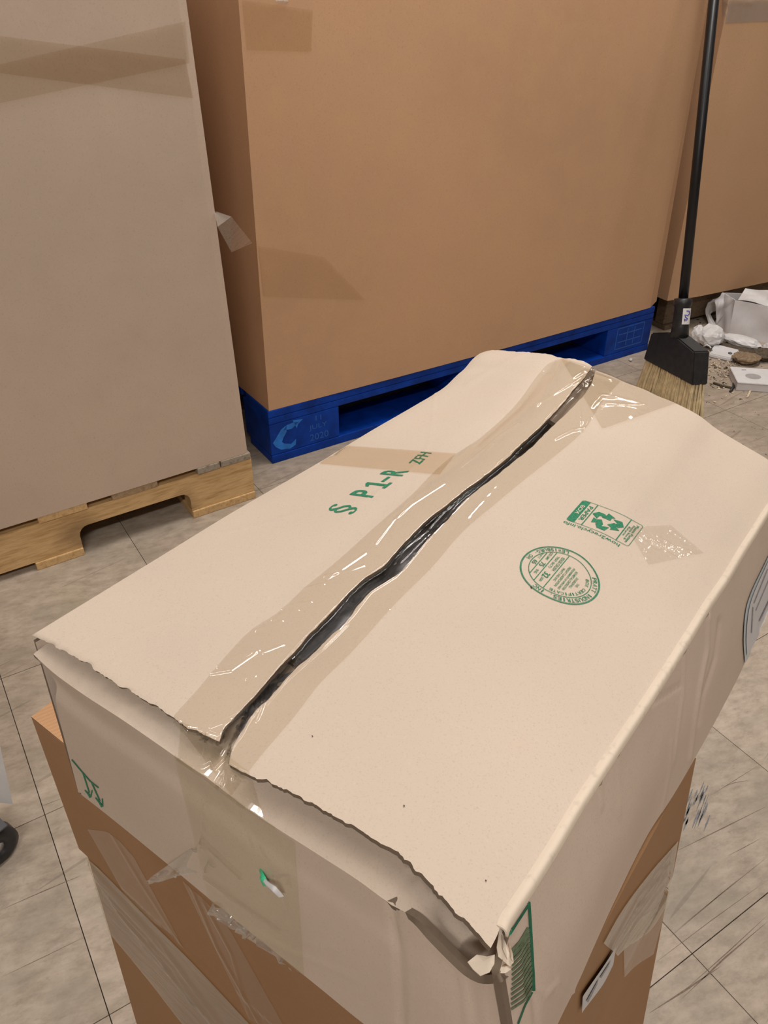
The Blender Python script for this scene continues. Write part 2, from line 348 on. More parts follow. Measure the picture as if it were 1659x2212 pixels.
# --- left: tall box on a wooden pallet
LA = math.radians(33.6); LE = V(math.cos(LA), math.sin(LA), 0); LN = V(-math.sin(LA), math.cos(LA), 0); LP = V(-.292, 1.530, 0)
def lp(s, d, z): return LP-LE*s+LN*d+V(0, 0, z)
pal = thing('wooden_pallet', tuple(lp(.6, .5, 0)), 'wooden stringer pallet with notched side under the tall box at left', 'pallet')
def stringer(d):
    L, b, t = 1.22, .018, .104; out = [(0, b), (0, t), (L, t), (L, b)]
    def notch(a, c):
        r = .02; zt = .066; pts = [(c, b), (c, zt-r)]
        pts += [(c-r+r*math.cos(x), zt-r+r*math.sin(x)) for x in (0.4, .8, 1.2, 1.57)]; pts += [(a+r-r*math.sin(x), zt-r+r*math.cos(x)) for x in (0.0, .4, .8, 1.2)]; pts += [(a, zt-r), (a, b)]; return pts
    prof = out+notch(.835, 1.072)+notch(.150, .388)
    n = len(prof); vs = [lp(s, d, z) for s, z in prof]+[lp(s, d+.038, z) for s, z in prof]
    fs = [tuple(range(n)), tuple(range(n, 2*n))[::-1]]+[(i, n+i, n+(i+1) % n, (i+1) % n) for i in range(n)]
    o = mesh('stringer', vs, fs, M['wood_new'], pal)
    bm = bmesh.new(); bm.from_mesh(o.data); bmesh.ops.triangulate(bm, faces=[f for f in bm.faces if len(f.verts) > 4]); bmesh.ops.recalc_face_normals(bm, faces=bm.faces); bm.to_mesh(o.data); bm.free()
    # grain along the board
    o.data.transform(Matrix.Rotation(-LA, 4, 'Z')); o.rotation_euler = (0, 0, LA)
for d in (.004, .49, .975): stringer(d)
def board(s0, s1, z0, z1, mat, d0=0.0, d1=1.02, jit=0):
    o = hexa('deck_board' if z0 > .05 else 'bottom_board', lp(s1, d0+jit, z0), LE*(s1-s0), LN*(d1-d0), V(0, 0, z1-z0), mat, pal, .0015)
    o.data.transform(Matrix.Rotation(-LA-math.pi/2, 4, 'Z')); o.rotation_euler = (0, 0, LA+math.pi/2)
for s0, s1, m in ((.002, .072, 'wood_old'), (.075, .126, 'wood_old'), (.214, .31, 'wood_board'), (.361, .456, 'wood_new'), (.54, .635, 'wood_board'), (.71, .80, 'wood_new'), (.87, .965, 'wood_board'), (1.09, 1.22, 'wood_old')):
    board(s0, s1, .1045, .1195, M[m], jit=random.uniform(-.002, .003))
for s0, s1 in ((0, .150), (.388, .483), (.60, .70), (.78, .834), (1.072, 1.22)): board(s0, s1, 0, .0175, M['wood_new'])
cb = lp(.006, .002, 0); zt = 1.18
tr_ = onplane(405, 0, lp(0, 0, 0), lp(1, 0, 0)); k = (zt-.12)/(tr_[2]-.12); tr_ = cb+(tr_-cb)*k
L2 = lambda p: (p[0], p[1])
lb, lbody = bigbox('tall_cardboard_box', tuple(lp(.6, .5, .12)), 'tall pale brown cardboard box on the wooden pallet at left, tape crossing high up',
    [L2(lp(1.2, .002, 0)), L2(lp(.020, .002, 0)), L2(lp(.006, .007, 0)), L2(lp(.03, 1.0, 0)), L2(lp(1.2, 1.0, 0))],
    [L2(tr_-LE*1.2), L2(tr_-LE*.016), L2(tr_+LN*.006), L2(tr_+LN*1.0-LE*.03), L2(tr_-LE*1.2+LN*1.0)], .12, zt, M['gaylord_left'], [.012, 0, 0, 0, 0])
TL = bvh(lbody)
patch_px('clear_tape', TL, [(-60, 70), (399, 128), (417, 212), (-60, 150)], 60, 10, M['tape_flat'], lb, .0012, [([(205, 142), (300, 160), (385, 175)], .0012, 5), ([(110, 128), (230, 143)], .0008, 4)])
patch_px('clear_tape', TL, [(-60, 235), (408, 136), (398, 46), (-60, 152)], 60, 10, M['tape_flat'], lb, .0022, [([(322, 104), (360, 84), (402, 62)], .0012, 4)])
o = mesh('tape_end', [V(*onplane(462, 455, lp(-.004, 0, 0), lp(-.004, 1, 0))) + V(0, .0, 0), V(*at(500, 468, .70)), V(*at(545, 525, .62)), V(*at(500, 545, .62)), V(*at(470, 490, .68))], [(0, 4, 3, 2, 1)], M['film'], lb)

# --- middle: big box on a blue pallet
BA = math.radians(32.6); BE = V(math.cos(BA), math.sin(BA), 0); BN = V(-math.sin(BA), math.cos(BA), 0); BP = V(-.272, 1.681, 0); BW = 1.312
def bp(s, d, z): return BP+BE*s+BN*d+V(0, 0, z)
bpal = thing('blue_pallet', tuple(bp(.65, .5, 0)), 'blue painted block pallet with a printed arrow emblem, under the big brown box', 'pallet')
def bbox(nm, s0, s1, d0, d1, z0, z1, m='blue', bev=.002): return hexa(nm, bp(s0, d0, z0), BE*(s1-s0), BN*(d1-d0), V(0, 0, z1-z0), M[m], bpal, bev)
blocks = []
for s0, s1 in ((0, .19), (.56, .76), (1.118, BW)):
    for d0, d1 in ((0, .145), (.45, .58), (.88, 1.02)): blocks.append(bbox('block', s0, s1, d0+(.001 if d0 else 0), d1, .0215, .1045))
for s0, s1 in ((0, BW),):
    for d0, d1 in ((-.001, .125), (.45, .57), (.895, 1.02)): bbox('bottom_board', s0, s1, d0, d1, 0, .021)
for d0, d1 in ((0, .145), (.45, .58), (.88, 1.02)): bbox('stringer_board', 0, BW, d0, d1, .105, .122)
for k in range(7): bbox('deck_board', 0, BW, k*(1.02-.125)/6, k*(1.02-.125)/6+.125, .1225, .141)
def txt2d(s, size=1.0, font_scale=1.0, bold=0.0, res=3):
    cu = bpy.data.curves.new('t', 'FONT'); cu.body = s; cu.size = size; cu.resolution_u = res; cu.offset = bold; cu.align_x = 'CENTER'; cu.align_y = 'CENTER'
    ob = bpy.data.objects.new('t', cu); COL.objects.link(ob); dg = bpy.context.evaluated_depsgraph_get(); dg.update()
    me = bpy.data.meshes.new_from_object(ob.evaluated_get(dg)); vs = np.array([v.co[:2] for v in me.vertices]).reshape(-1, 2); fs = [tuple(p.vertices) for p in me.polygons]
    bpy.data.objects.remove(ob); bpy.data.curves.remove(cu); bpy.data.meshes.remove(me); return vs, fs
class Ink:
    def __init__(s): s.v = []; s.f = []
    def add(s, vs, fs):
        k = len(s.v); s.v += [tuple(p) for p in vs]; s.f += [tuple(i+k for i in f) for f in fs]
    def text(s, st, c, h, w=None, rot=0, bold=.0):
        vs, fs = txt2d(st, 1.0, bold=bold)
        if not len(vs): return
        mn, mx = vs.min(0), vs.max(0); vs = vs-(mn+mx)/2; sy = h/(mx[1]-mn[1]); sx = (w/(mx[0]-mn[0])) if w else sy
        vs = vs*[sx, sy]; ca, sa = math.cos(rot), math.sin(rot); vs = vs @ np.array([[ca, sa], [-sa, ca]]); s.add(vs+np.array(c), fs)
    def arc_text(s, st, c, rx, ry, a0, a1, h, bold=0):
        """text on a ring, read clockwise from angle a0 to a1, tops outward"""
        n = len(st)
        for i, ch in enumerate(st):
            if ch == ' ': continue
            a = a0+(a1-a0)*(i+.5)/n; cw = abs(a1-a0)*rx/n*.86
            if ch in ',.': s.text(ch, (c[0]+(rx-h*.4)*math.cos(a), c[1]+(ry-h*.4)*math.sin(a)), h*.25, cw*.3, a-math.pi/2)
            else: s.text(ch, (c[0]+rx*math.cos(a), c[1]+ry*math.sin(a)), h, cw*(.35 if ch in 'I' else 1), a-math.pi/2, bold)
    def line(s, a, b, w):
        a, b = np.array(a, float), np.array(b, float); d = b-a; L = np.linalg.norm(d); n = np.array([-d[1], d[0]])/L*w/2; k = max(1, int(L/.006))
        vs, fs = [], []
        for i in range(k+1): p = a+d*i/k; vs += [p+n, p-n]
        for i in range(k): fs.append((2*i, 2*i+1, 2*i+3, 2*i+2))
        s.add(vs, fs)
    def path(s, pts, w):
        for a, b in zip(pts[:-1], pts[1:]): s.line(a, b, w)
    def ring(s, c, rx, ry, w, n=72):
        vs, fs = [], []
        for i in range(n): a = 2*math.pi*i/n; vs += [(c[0]+(rx+w/2)*math.cos(a), c[1]+(ry+w/2)*math.sin(a)), (c[0]+(rx-w/2)*math.cos(a), c[1]+(ry-w/2)*math.sin(a))]
        for i in range(n): j = (i+1) % n; fs.append((2*i, 2*i+1, 2*j+1, 2*j))
        s.add(vs, fs)
    def poly(s, pts): s.add(pts, [tuple(range(len(pts)))])
    def stamp(s, name, T, O, X, Y, n, mat, parent, off=.0004):
        """print the flat drawing onto the real surface along -n"""
        O, X, Y, n = map(lambda a: np.array(a, float), (O, X, Y, n)); n = n/np.linalg.norm(n); out = []
        last = None
        for x, y in s.v:
            P = O+X*x+Y*y; h = T.ray_cast(Vector(P+n*.05), Vector(-n), .12)
            if h[0] is None: q = P if last is None else P+n*((last-P) @ n)
            else: q = np.array(h[0])+n*off; last = q
            out.append(q)
        o = mesh(name, out, s.f, mat, parent)
        bm = bmesh.new(); bm.from_mesh(o.data)
        for f in bm.faces: f.normal_update()
        if sum((np.array(f.normal) @ n) for f in bm.faces) < 0: bmesh.ops.reverse_faces(bm, faces=bm.faces)
        bm.to_mesh(o.data); bm.free(); return o
TB = bvh(*blocks)
ik = Ink()   # curled arrow emblem on the left block, then the date
ik.poly([(.080, .094), (.066, .096), (.046, .094), (.036, .082), (.058, .080)]); ik.poly([(.046, .094), (.030, .086), (.014, .066), (.034, .062), (.044, .076)]); ik.poly([(.014, .066), (.006, .056), (.012, .044), (.030, .052), (.034, .062)])
ik.poly([(.012, .044), (.026, .032), (.036, .046), (.030, .052)]); ik.poly([(.026, .032), (.050, .028), (.054, .040), (.036, .046)]); ik.poly([(.050, .028), (.066, .034), (.068, .050), (.054, .040)]); ik.poly([(.090, .098), (.062, .102), (.072, .078), (.076, .088)])
ik.stamp('arrow_emblem', TB, bp(0, 0, 0), BE, V(0, 0, 1), -BN, M['blue_print'], bpal)
ik = Ink(); ik.text('11', (.132, .090), .014, .016); ik.text('JULY', (.130, .066), .016, .050); ik.text('2020', (.132, .040), .018, .052); ik.stamp('printed_date', TB, bp(0, 0, 0), BE, V(0, 0, 1), -BN, M['blue_mark'], bpal)
ik = Ink()
for y in (.034, .100): ik.line((1.160, y), (1.275, y), .003)
for x in (1.160, 1.275): ik.line((x, .034), (x, .100), .003)
for x in (1.205, 1.235): ik.line((x, .040), (x, .094), .003)
for y in (.055, .080): ik.line((1.168, y), (1.268, y), .003)
ik.stamp('moulded_panel', TB, bp(0, 0, 0), BE, V(0, 0, 1), -BN, M['blue_mark'], bpal)
c0 = bp(.004, .002, 0); A_, B_ = bp(0, 0, 0), bp(1, 0, 0); zt = 1.22; z0 = .1415
tl = onplane(515, 0, A_, B_); tl = c0+(tl-c0)*((zt-z0)/(tl[2]-z0)); tl[:2] = c0[:2]+(tl[:2]-c0[:2])
r0 = onplane(1404, 667, A_, B_); r1 = onplane(1490, 200, A_, B_); r1 = r0+(r1-r0)*((zt-z0)/(r1[2]-r0[2]))
e0 = onplane(1434, 658, A_, B_); e0 = e0+BN*.03
e1 = onplane(1519, 180, A_, B_)+BN*.03; e1 = e0+(e1-e0)*((zt-z0)/(e1[2]-e0[2]))
mb, mbody = bigbox('big_brown_box', tuple(bp(.6, .5, z0)), 'big orange-brown cardboard box on the blue pallet, behind the stacked cartons', 
    [L2(c0), L2(r0), L2(e0), L2(e0+BN*.95-BE*.02), L2(c0+BN*.98)], [L2(tl), L2(r1), L2(e1), L2(e1+BN*.95-BE*.02), L2(tl+BN*.98)], z0, zt, M['gaylord_mid'], [.014, 0, 0, 0, .012])
TM = bvh(mbody)
patch_px('clear_tape', TM, [(522, 0), (675, 22), (672, 112), (532, 108)], 20, 14, M['tape_faint'], mb, .001, [([(582, 60), (613, 72)], .0009, 3), ([(530, 113), (614, 113)], .0006, 3)])
patch_px('clear_tape', TM, [(552, 530), (700, 555), (790, 648), (560, 640)], 26, 20, M['tape_faint'], mb, .001, [([(692, 560), (709, 641), (768, 630)], .0009, 2.5), ([(705, 600), (735, 622)], .0006, 2.5), ([(548, 530), (575, 569), (615, 575)], .0008, 2.5)])
patch_px('clear_tape', TM, [(592, 0), (622, 0), (618, 8), (598, 6)], 6, 4, M['film'], mb, .002, [([(595, 3), (620, 4)], .002, 4)])

# --- right: box on a dark pallet
RA = math.radians(28.4); RE = V(math.cos(RA), math.sin(RA), 0); RN = V(-math.sin(RA), math.cos(RA), 0); RP = V(.985, 2.520, 0)
def rp(s, d, z): return RP+RE*s+RN*d+V(0, 0, z)
q0 = V(.905, 2.497, 0)
rb, rbody = bigbox('brown_cardboard_box', tuple(rp(.5, .5, .12)), 'brown cardboard box behind the broom at the right edge, on a dark wooden pallet', 
    [L2(q0), L2(rp(.03, 0, 0)), L2(rp(1.15, 0, 0)), L2(rp(1.15, .95, 0)), L2(q0+RN*.9)], [L2(q0), L2(rp(.03, 0, 0)), L2(rp(1.15, 0, 0)), L2(rp(1.15, .95, 0)), L2(q0+RN*.9)], .12, 1.2, M['gaylord_right'], [0, .02, 0, 0, 0])
TR = bvh(rbody)
patch_px('clear_tape', TR, [(1560, 0), (1659, 0), (1680, 45), (1562, 50)], 20, 10, M['film'], rb, .001, [([(1568, 2), (1600, 3), (1622, 5)], .002, 4), ([(1580, 12), (1588, 15)], .001, 3)])
dp = thing('dark_pallet', tuple(rp(.5, .5, 0)), 'dark wooden pallet under the box at the right edge', 'pallet')
for d in (.06, .47, .9): hexa('stringer', rp(-.03, d, .0165), RE*1.18, RN*.04, V(0, 0, .0865), M['wood_dark'], dp, .002)
for k in range(6): hexa('deck_board', rp(-.03+k*.215, .04, .104), RE*.10, RN*.9, V(0, 0, .0155), M['wood_dark'], dp, .0015)
for k in (0, 2.6, 5.2): hexa('bottom_board', rp(-.03+k*.207, .05, 0), RE*.10, RN*.9, V(0, 0, .016), M['wood_dark'], dp, .0015)

# ------------------------------------------------------------------ lower cartons
T0, B0 = .654, .545
cE = V(.574, .819, 0); cW = V(.829, -.559, 0)      # along and across the stack
def jag(pts, amp):
    return [(p[0]+rng.normal(0, amp), p[1]+rng.normal(0, amp)) for p in pts]
def curve_plane(px, A, B, n, jit=0, smooth=True):
    P = resample([onplane(x, y, A, B) for x, y in px], n, smooth)
    if jit:
        t = np.convolve(rng.normal(0, jit, n+4), np.ones(3)/3, 'same')[2:-2]; d = V(B[1]-A[1], A[0]-B[0], 0); d /= np.linalg.norm(d); P = P+d*t[:, None]
    return P
ls = ms = thing('brown_carton', (-.02, .33, 0), 'tall orange-brown cardboard carton on the floor, yellowed tape around its frayed middle', 'box')
FLc, BRc = V(-.261, .405), V(.217, .372)
FRc = V(.062, .158); BLc = FLc+V(.559, .829)*.245
SEAM = .378
def loft(name, polyA, zA, polyB, zB, mat, parent, nz=10, dent=0.0, seed=0, top=True):
    r = np.random.default_rng(seed); n = len(polyA); seg = [max(1, int(np.linalg.norm(np.array(polyA[(i+1) % n])-np.array(polyA[i]))/.02)) for i in range(n)]; R = sum(seg); vs, fs = [], []
    ph = r.uniform(0, 6, 8)
    for k in range(nz+1):
        f = k/nz; z = zA+(zB-zA)*f
        for i in range(n):
            a = np.array(polyA[i])*(1-f)+np.array(polyB[i])*f; b = np.array(polyA[(i+1) % n])*(1-f)+np.array(polyB[(i+1) % n])*f; e = b-a; L = np.linalg.norm(e)+1e-9; nn = V(e[1], -e[0])/L
            for s in range(seg[i]):
                q = s/seg[i]; d = dent*math.sin(math.pi*q)*(math.sin(q*7+ph[i % 8])*.5+math.sin(f*5+ph[(i+3) % 8])*.5); p = a+e*q+nn*d; vs.append(V(p[0], p[1], z))
    for k in range(nz):
        for i in range(R): fs.append((k*R+i, k*R+(i+1) % R, (k+1)*R+(i+1) % R, (k+1)*R+i))
    fs.append(tuple(range(R))[::-1]); fs.append(tuple(nz*R+i for i in range(R)))
    o = mesh(name, vs, fs, mat, parent)
    bm = bmesh.new(); bm.from_mesh(o.data); bmesh.ops.recalc_face_normals(bm, faces=bm.faces)
    for e in bm.edges: e.smooth = len(e.link_faces) == 2 and e.calc_face_angle(0) < .3
    for f_ in bm.faces: f_.smooth = True
    bm.to_mesh(o.data); bm.free(); return o
# corner spots read from the photo: back-right corner flares a little towards the floor
R54, R45, R38, R19, R00 = at(1480, 1668, .54)[:2], at(1463, 1808, .447)[:2], at(1449, 1925, .378)[:2], at(1397, 2195, .19)[:2], at(1372, 2400, .03)[:2]
R00 = R38+(R19-R38)*1.9
sl = at(1503, 1640, .54)[:2]; Rm = R54+(R45-R54)*1.7
mbody_ = loft('upper_body', [FLc*.997, FRc, Rm, Rm+V(.001, .001), BLc], SEAM+.0005, [FLc, FRc, R54, sl, BLc], B0-.004, M['kraft_brown'], ms, 12, .0012, 3)
lbody_ = loft('lower_body', [at(330, 2330, .0)[:2]*1.0, FRc+V(-.0, -.006), R00, BLc+V(0, .01)], 0.0, [FLc+V(.005, .001), FRc+V(-.003, .004), R38+V(-.002, .0), BLc], SEAM, M['kraft_brown'], ls, 16, .0012, 5)
# the visible sliver of the lid panel of the brown carton, ribbed by its flutes
Gt = coons(resample([np.r_[FLc, B0-.003], np.r_[BLc, B0-.003]], 30), resample([np.r_[FRc+V(-.022, .018), B0-.003], np.r_[R54+V(-.024, .012), B0-.003]], 30), resample([np.r_[FLc, B0-.003], np.r_[FRc+V(-.022, .018), B0-.003]], 40), resample([np.r_[BLc, B0-.003], np.r_[R54+V(-.024, .012), B0-.003]], 40))
sheet('lid_panel', Gt, .0015, [M['kraft_orange'], M['kraft_edge']], ms, (0, 0, 1))
TLO = bvh(mbody_, lbody_)
def film_rows(name, T, top_px, bot_px, nu, nv, mat, parent, off, ridges=()):
    a = resample([(x, y, 0) for x, y in top_px], nu)[:, :2]; b = resample([(x, y, 0) for x, y in bot_px], nu)[:, :2]
    G = np.zeros((nu, nv, 3)); N = np.zeros((nu, nv, 3)); ok = np.zeros((nu, nv), bool)
    for i in range(nu):
        for j in range(nv):
            p = a[i]+(b[i]-a[i])*j/(nv-1); h = castpx(T, *p)
            if h is not None:
                nn = h[1] if h[1] @ (CAMP-h[0]) > 0 else -h[1]; G[i, j], N[i, j] = h[0], nn; ok[i, j] = True
    idx = np.argwhere(ok)
    for i, j in np.argwhere(~ok):
        q = idx[np.argmin(((idx-[i, j])**2).sum(1))]; G[i, j], N[i, j] = G[q[0], q[1]], N[q[0], q[1]]
    G = G+N*off
    if ridges: G = G+N*ridge_field(G, ridges)[..., None]
    return sheet(name, G, 0, mat, parent, N.mean((0, 1)))[0]
rl = []
for k in range(16):
    x0, y0 = 175+k*9+rng.uniform(-4, 4), 1850+k*13; L = rng.uniform(250, 520); rl.append(([(x0, y0), (x0+L*.35, y0+L*.38), (x0+L*.66, y0+L*.80)], rng.uniform(.0004, .0012), rng.uniform(1.5, 4)))
film_rows('wide_tape', TLO, [(158, 1824), (221, 1880), (308, 1968), (420, 2080), (560, 2230)], [(218, 1990), (262, 2042), (330, 2125), (380, 2190), (470, 2300)], 120, 40, M['tape_yellow'], ls, .0012, rl)
rr = []
for k in range(12):
    x0, y0 = 1452-k*3, 1840+k*12; rr.append(([(x0, y0), (x0-75, y0+100), (x0-150-k*3, y0+230)], rng.uniform(.0005, .0013), rng.uniform(1.2, 3)))
film_rows('wide_tape', TLO, [(1462, 1815), (1400, 1885), (1340, 1965), (1300, 2035)], [(1440, 1950), (1400, 2010), (1352, 2040), (1330, 2062)], 90, 36, M['tape_yellow'], ls, .0012, rr)
film_rows('tape_patch', TLO, [(1440, 1948), (1380, 1985), (1345, 2045)], [(1410, 2060), (1372, 2085), (1347, 2110)], 30, 20, M['tape_brown'], ls, .0008)
film_rows('tape_strip', TLO, [(190, 1790), (240, 1800), (290, 1850)], [(290, 1965), (360, 2010), (400, 2050)], 40, 30, M['tape_flat'], ms, .0006, [([(240, 1800), (300, 1900), (390, 2040)], .0004, 3)])
film_rows('tape_strip', TLO, [(395, 1900), (450, 1950), (500, 2010)], [(540, 2200), (620, 2240), (640, 2260)], 50, 40, M['tape_brown'], ls, .0007, [([(410, 1910), (470, 2050), (560, 2210)], .0006, 3), ([(440, 1950), (500, 2060), (540, 2200)], .0005, 3)])
# frayed corners where the tape crosses
def fray(parent, px, n, mat, spread=.004):
    for k in range(n):
        f = k/max(1, n-1); h = castpx(TLO, px[0][0]+(px[1][0]-px[0][0])*f, px[0][1]+(px[1][1]-px[0][1])*f)
        if h is None: continue
        c = h[0]; pts = [c+rng.normal(0, spread, 3)*V(.6, .6, 1.4) for _ in range(5)]; pts.sort(key=lambda p: math.atan2(p[2]-c[2], p[0]-c[0]))
        q = [p+V(-.0008, .0016, 0) for p in pts]; m_ = len(pts)
        mesh('torn_fibre', pts+q, [tuple(range(m_)), tuple(range(m_, 2*m_))[::-1]]+[(i, m_+i, m_+(i+1) % m_, (i+1) % m_) for i in range(m_)], mat, parent)
fray(ls, [(222, 1965), (230, 1996)], 4, M['kraft_orange'], .0024)
fray(ls, [(1446, 1868), (1436, 1935)], 8, M['kraft_orange'], .0026)
# small white label on the side of the brown carton
sideT = TLO
lab = film_rows('shipping_label', TLO, [(1324, 2041), (1300, 2078), (1253, 2145), (1251, 2150)], [(1318, 2080), (1296, 2122), (1252, 2180), (1250, 2184)], 24, 8, M['label_white'], ms, .0022); lab['label'] = 'narrow white sticker'
for (a, b, c, d) in (((1312, 2068), (1306, 2082), (1290, 2108), (1287, 2106)), ((1285, 2108), (1281, 2122), (1262, 2160), (1258, 2156))): film_rows('printed_bars', TLO, [a, d], [b, c], 8, 3, M['label_grey'], lab, .0027)

# ------------------------------------------------------------------ the pale carton on top
tb = thing('cardboard_carton', (.05, .42, B0), 'pale brown cardboard carton on top of the stack, flaps split open under clear tape', 'box')
NA, NB = V(-.210, .355), V(.0445, .1705)           # line of the flaps' near ends
FA, FB = V(.104, .761), V(.335, .592)              # line of the far ends
LFa = [(69, 1372), (358, 1195), (500, 1108), (689, 999), (801, 931), (891, 879), (958, 838), (990, 808), (1003, 797), (1020, 777), (1036, 764), (1052, 758)]
RFa = [(1060, 2048), (1075, 2018), (1086, 1985), (1101, 1960), (1136, 1908), (1191, 1822), (1238, 1743), (1286, 1670), (1342, 1586), (1393, 1510), (1480, 1374), (1524, 1303), (1565, 1243), (1597, 1189), (1622, 1150), (1659, 1092), (1706, 1030)]
NFl = [(69, 1372), (102, 1389), (139, 1407), (163, 1416), (193, 1437), (223, 1455), (259, 1482), (301, 1506), (347, 1530), (377, 1555), (401, 1570), (440, 1586), (474, 1602)]
NFr = [(495, 1652), (520, 1665), (545, 1677), (577, 1690), (600, 1700), (641, 1717), (708, 1755), (762, 1784), (810, 1813), (882, 1861), (900, 1880), (931, 1911), (967, 1948), (1001, 1984), (1027, 2012), (1060, 2048)]
FFl = [(1052, 758), (1066, 756), (1105, 759), (1141, 761), (1180, 764), (1200, 769), (1216, 774), (1237, 775), (1261, 781), (1279, 791)]
FFr = [(1287, 800), (1322, 813), (1350, 826), (1391, 841), (1420, 855), (1457, 870), (1509, 897), (1546, 925), (1595, 955), (1659, 993), (1706, 1030)]
SLl = [(474, 1602), (486, 1577), (520, 1540), (568, 1489), (600, 1450), (633, 1417), (669, 1377), (727, 1316), (763, 1277), (788, 1254), (832, 1225), (869, 1183), (928, 1124), (960, 1100), (1011, 1059), (1047, 1033), (1077, 1010), (1105, 986), (1129, 962), (1165, 929), (1198, 896), (1222, 869), (1240, 845), (1261, 822), (1279, 791)]
SLr = [(495, 1652), (499, 1620), (520, 1580), (553, 1530), (578, 1508), (625, 1453), (676, 1408), (709, 1374), (745, 1342), (774, 1300), (806, 1270), (857, 1238), (879, 1216), (921, 1163), (962, 1122), (981, 1100), (1020, 1062), (1047, 1042), (1081, 1016), (1111, 992), (1141, 968), (1177, 932), (1216, 896), (1246, 866), (1273, 833), (1287, 800)]
NU, NV1, NV2 = 240, 90, 110
def soft(P, k=9):
    Q = P.copy(); kk = np.ones(k)/k
    for c in range(3): e = np.pad(P[:, c], k//2, 'reflect', reflect_type='odd'); Q[:, c] = np.convolve(e, kk, 'valid')
    return Q
def zcurve(px, zx, n):
    d = np.r_[0, np.cumsum([math.dist(px[i], px[i+1]) for i in range(len(px)-1)])]; d /= d[-1]; z = np.interp(d, np.linspace(0, 1, len(zx)), zx); return resample([at(x, y, q) for (x, y), q in zip(px, z)], n)
nl = soft(zcurve(NFl, [.669, .667, .668], NV1), 13); nr = soft(zcurve(NFr, [.669, .673, .674, .670, .667], NV2), 13); fl_ = curve_plane(FFl, FA, FB, NV1); fr_ = curve_plane(FFr, FA, FB, NV2)
def slitcurve(px, za, zb, n, jit=.0003):
    d = np.r_[0, np.cumsum([math.dist(px[i], px[i+1]) for i in range(len(px)-1)])]; d /= d[-1]
    P = resample([at(x, y, za+(zb-za)*q) for (x, y), q in zip(px, d)], n); P += np.convolve(rng.normal(0, jit, n+4), np.ones(3)/3, 'same')[2:-2, None]*cW; return P
SLl = [(x-4*math.sin(math.pi*i/(len(SLl)-1))**.5, y-2) for i, (x, y) in enumerate(SLl)]; SLl[-1] = (1279, 791); SLl[0] = (474, 1602)
SLr = [(x+4*math.sin(math.pi*i/(len(SLr)-1))**.5, y+2) for i, (x, y) in enumerate(SLr)]; SLr[0] = (495, 1652); SLr[-1] = (1287, 800)
sl_l = slitcurve(SLl, nl[-1][2], fl_[-1][2], NU); sl_r = slitcurve(SLr, nr[0][2], fr_[0][2], NU)
lf = curve_plane(LFa, V(-.210, .355), V(.104, .761), NU)
dR = np.r_[0, np.cumsum([math.dist(RFa[i], RFa[i+1]) for i in range(len(RFa)-1)])]; dR /= dR[-1]
rf = resample([at(x, y, z) for (x, y), z in zip(RFa, np.interp(dR, [0, .1, .3, .6, .85, 1], [nr[-1][2], .663, .657, .653, .648, fr_[-1][2]]))], NU)
def ragged(G, amp, ends=(0,)):
    for e in ends:
        t = np.convolve(rng.normal(0, amp, G.shape[1]+4), np.ones(3)/3, 'same')[2:-2]; t *= np.minimum(1, np.minimum(np.arange(len(t)), np.arange(len(t))[::-1])/6)
        for k, f in enumerate((1, .35, .1)): i = k if e == 0 else -1-k; G[i] += cE*(t*f)[:, None]
    return G
for c_, a, b in ((sl_l, nl[-1], fl_[-1]), (sl_r, nr[0], fr_[0]), (lf, nl[0], fl_[0]), (rf, nr[-1], fr_[-1])): c_[0] = a; c_[-1] = b
cre_l = [([(948, 815), (938, 860), (935, 905), (925, 960), (905, 1000)], .0004, 2.5), ([(905, 1000), (845, 1045), (790, 1080), (740, 1090)], .00035, 3), ([(480, 1150), (560, 1135), (650, 1105)], .0003, 3), ([(850, 1150), (870, 1100), (900, 1040)], .0002, 4), ([(1130, 765), (1060, 800), (1010, 830)], .0005, 6), ([(1200, 775), (1120, 880), (1030, 960)], -.0008, 6), ([(130, 1440), (300, 1360), (400, 1330)], .0003, 6)]
cre_r = [([(870, 1160), (1000, 1165), (1115, 1132)], .0003, 3), ([(640, 1470), (760, 1390), (850, 1310)], .0003, 3), ([(1010, 1120), (1080, 1040), (1100, 960)], .0004, 3), ([(1250, 860), (1255, 960), (1240, 1010)], .0005, 3), ([(1330, 1060), (1370, 1020), (1390, 980)], .0003, 6), ([(1510, 1245), (1525, 1262)], .0006, 2)]
flapL, GL_ = sheet('top_flap', ragged(coons(lf, sl_l, nl, fl_), .0008, (0, 1)), .0028, [M['kraft_light'], M['kraft_edge']], tb, (0, 0, 1), cre_l)
flapR, GR_ = sheet('top_flap', ragged(coons(sl_r, rf, nr, fr_), .0009), .0028, [M['kraft_light'], M['kraft_edge']], tb, (0, 0, 1), cre_r)
flapL['label'] = 'left top flap printed with green letters'; flapR['label'] = 'right top flap with round green stamp'
# walls
bFL, bFR, bBR, bBL = np.r_[-.204, .337, B0], np.r_[.060, .148, B0], np.r_[.345, .545, B0], np.r_[.095, .745, B0]
rbot = [np.r_[bFR[:2], B0]]+[at(x, y, B0) for x, y in ((1205, 2212), (1250, 2120), (1283, 2045), (1330, 1942), (1400, 1802), (1452, 1722), (1500, 1640), (1560, 1530), (1603, 1445))]+[bBR]
rtop = rf.copy(); out = V(.819, -.574, 0)
roll = rtop+out*.0042-V(0, 0, .0035)
nz = 44; rb_ = resample(rbot, NU); k0 = 0
ftop_px = [(72, 1413), (114, 1452), (180, 1500), (260, 1552), (340, 1607), (400, 1649), (448, 1681), (540, 1751), (689, 1847), (771, 1900), (844, 1953), (900, 1985), (935, 2018), (978, 2062), (1012, 2093), (1040, 2106), (1078, 2102)]
GFA, GFB = V(-.2145, .352), V(.050, .166)
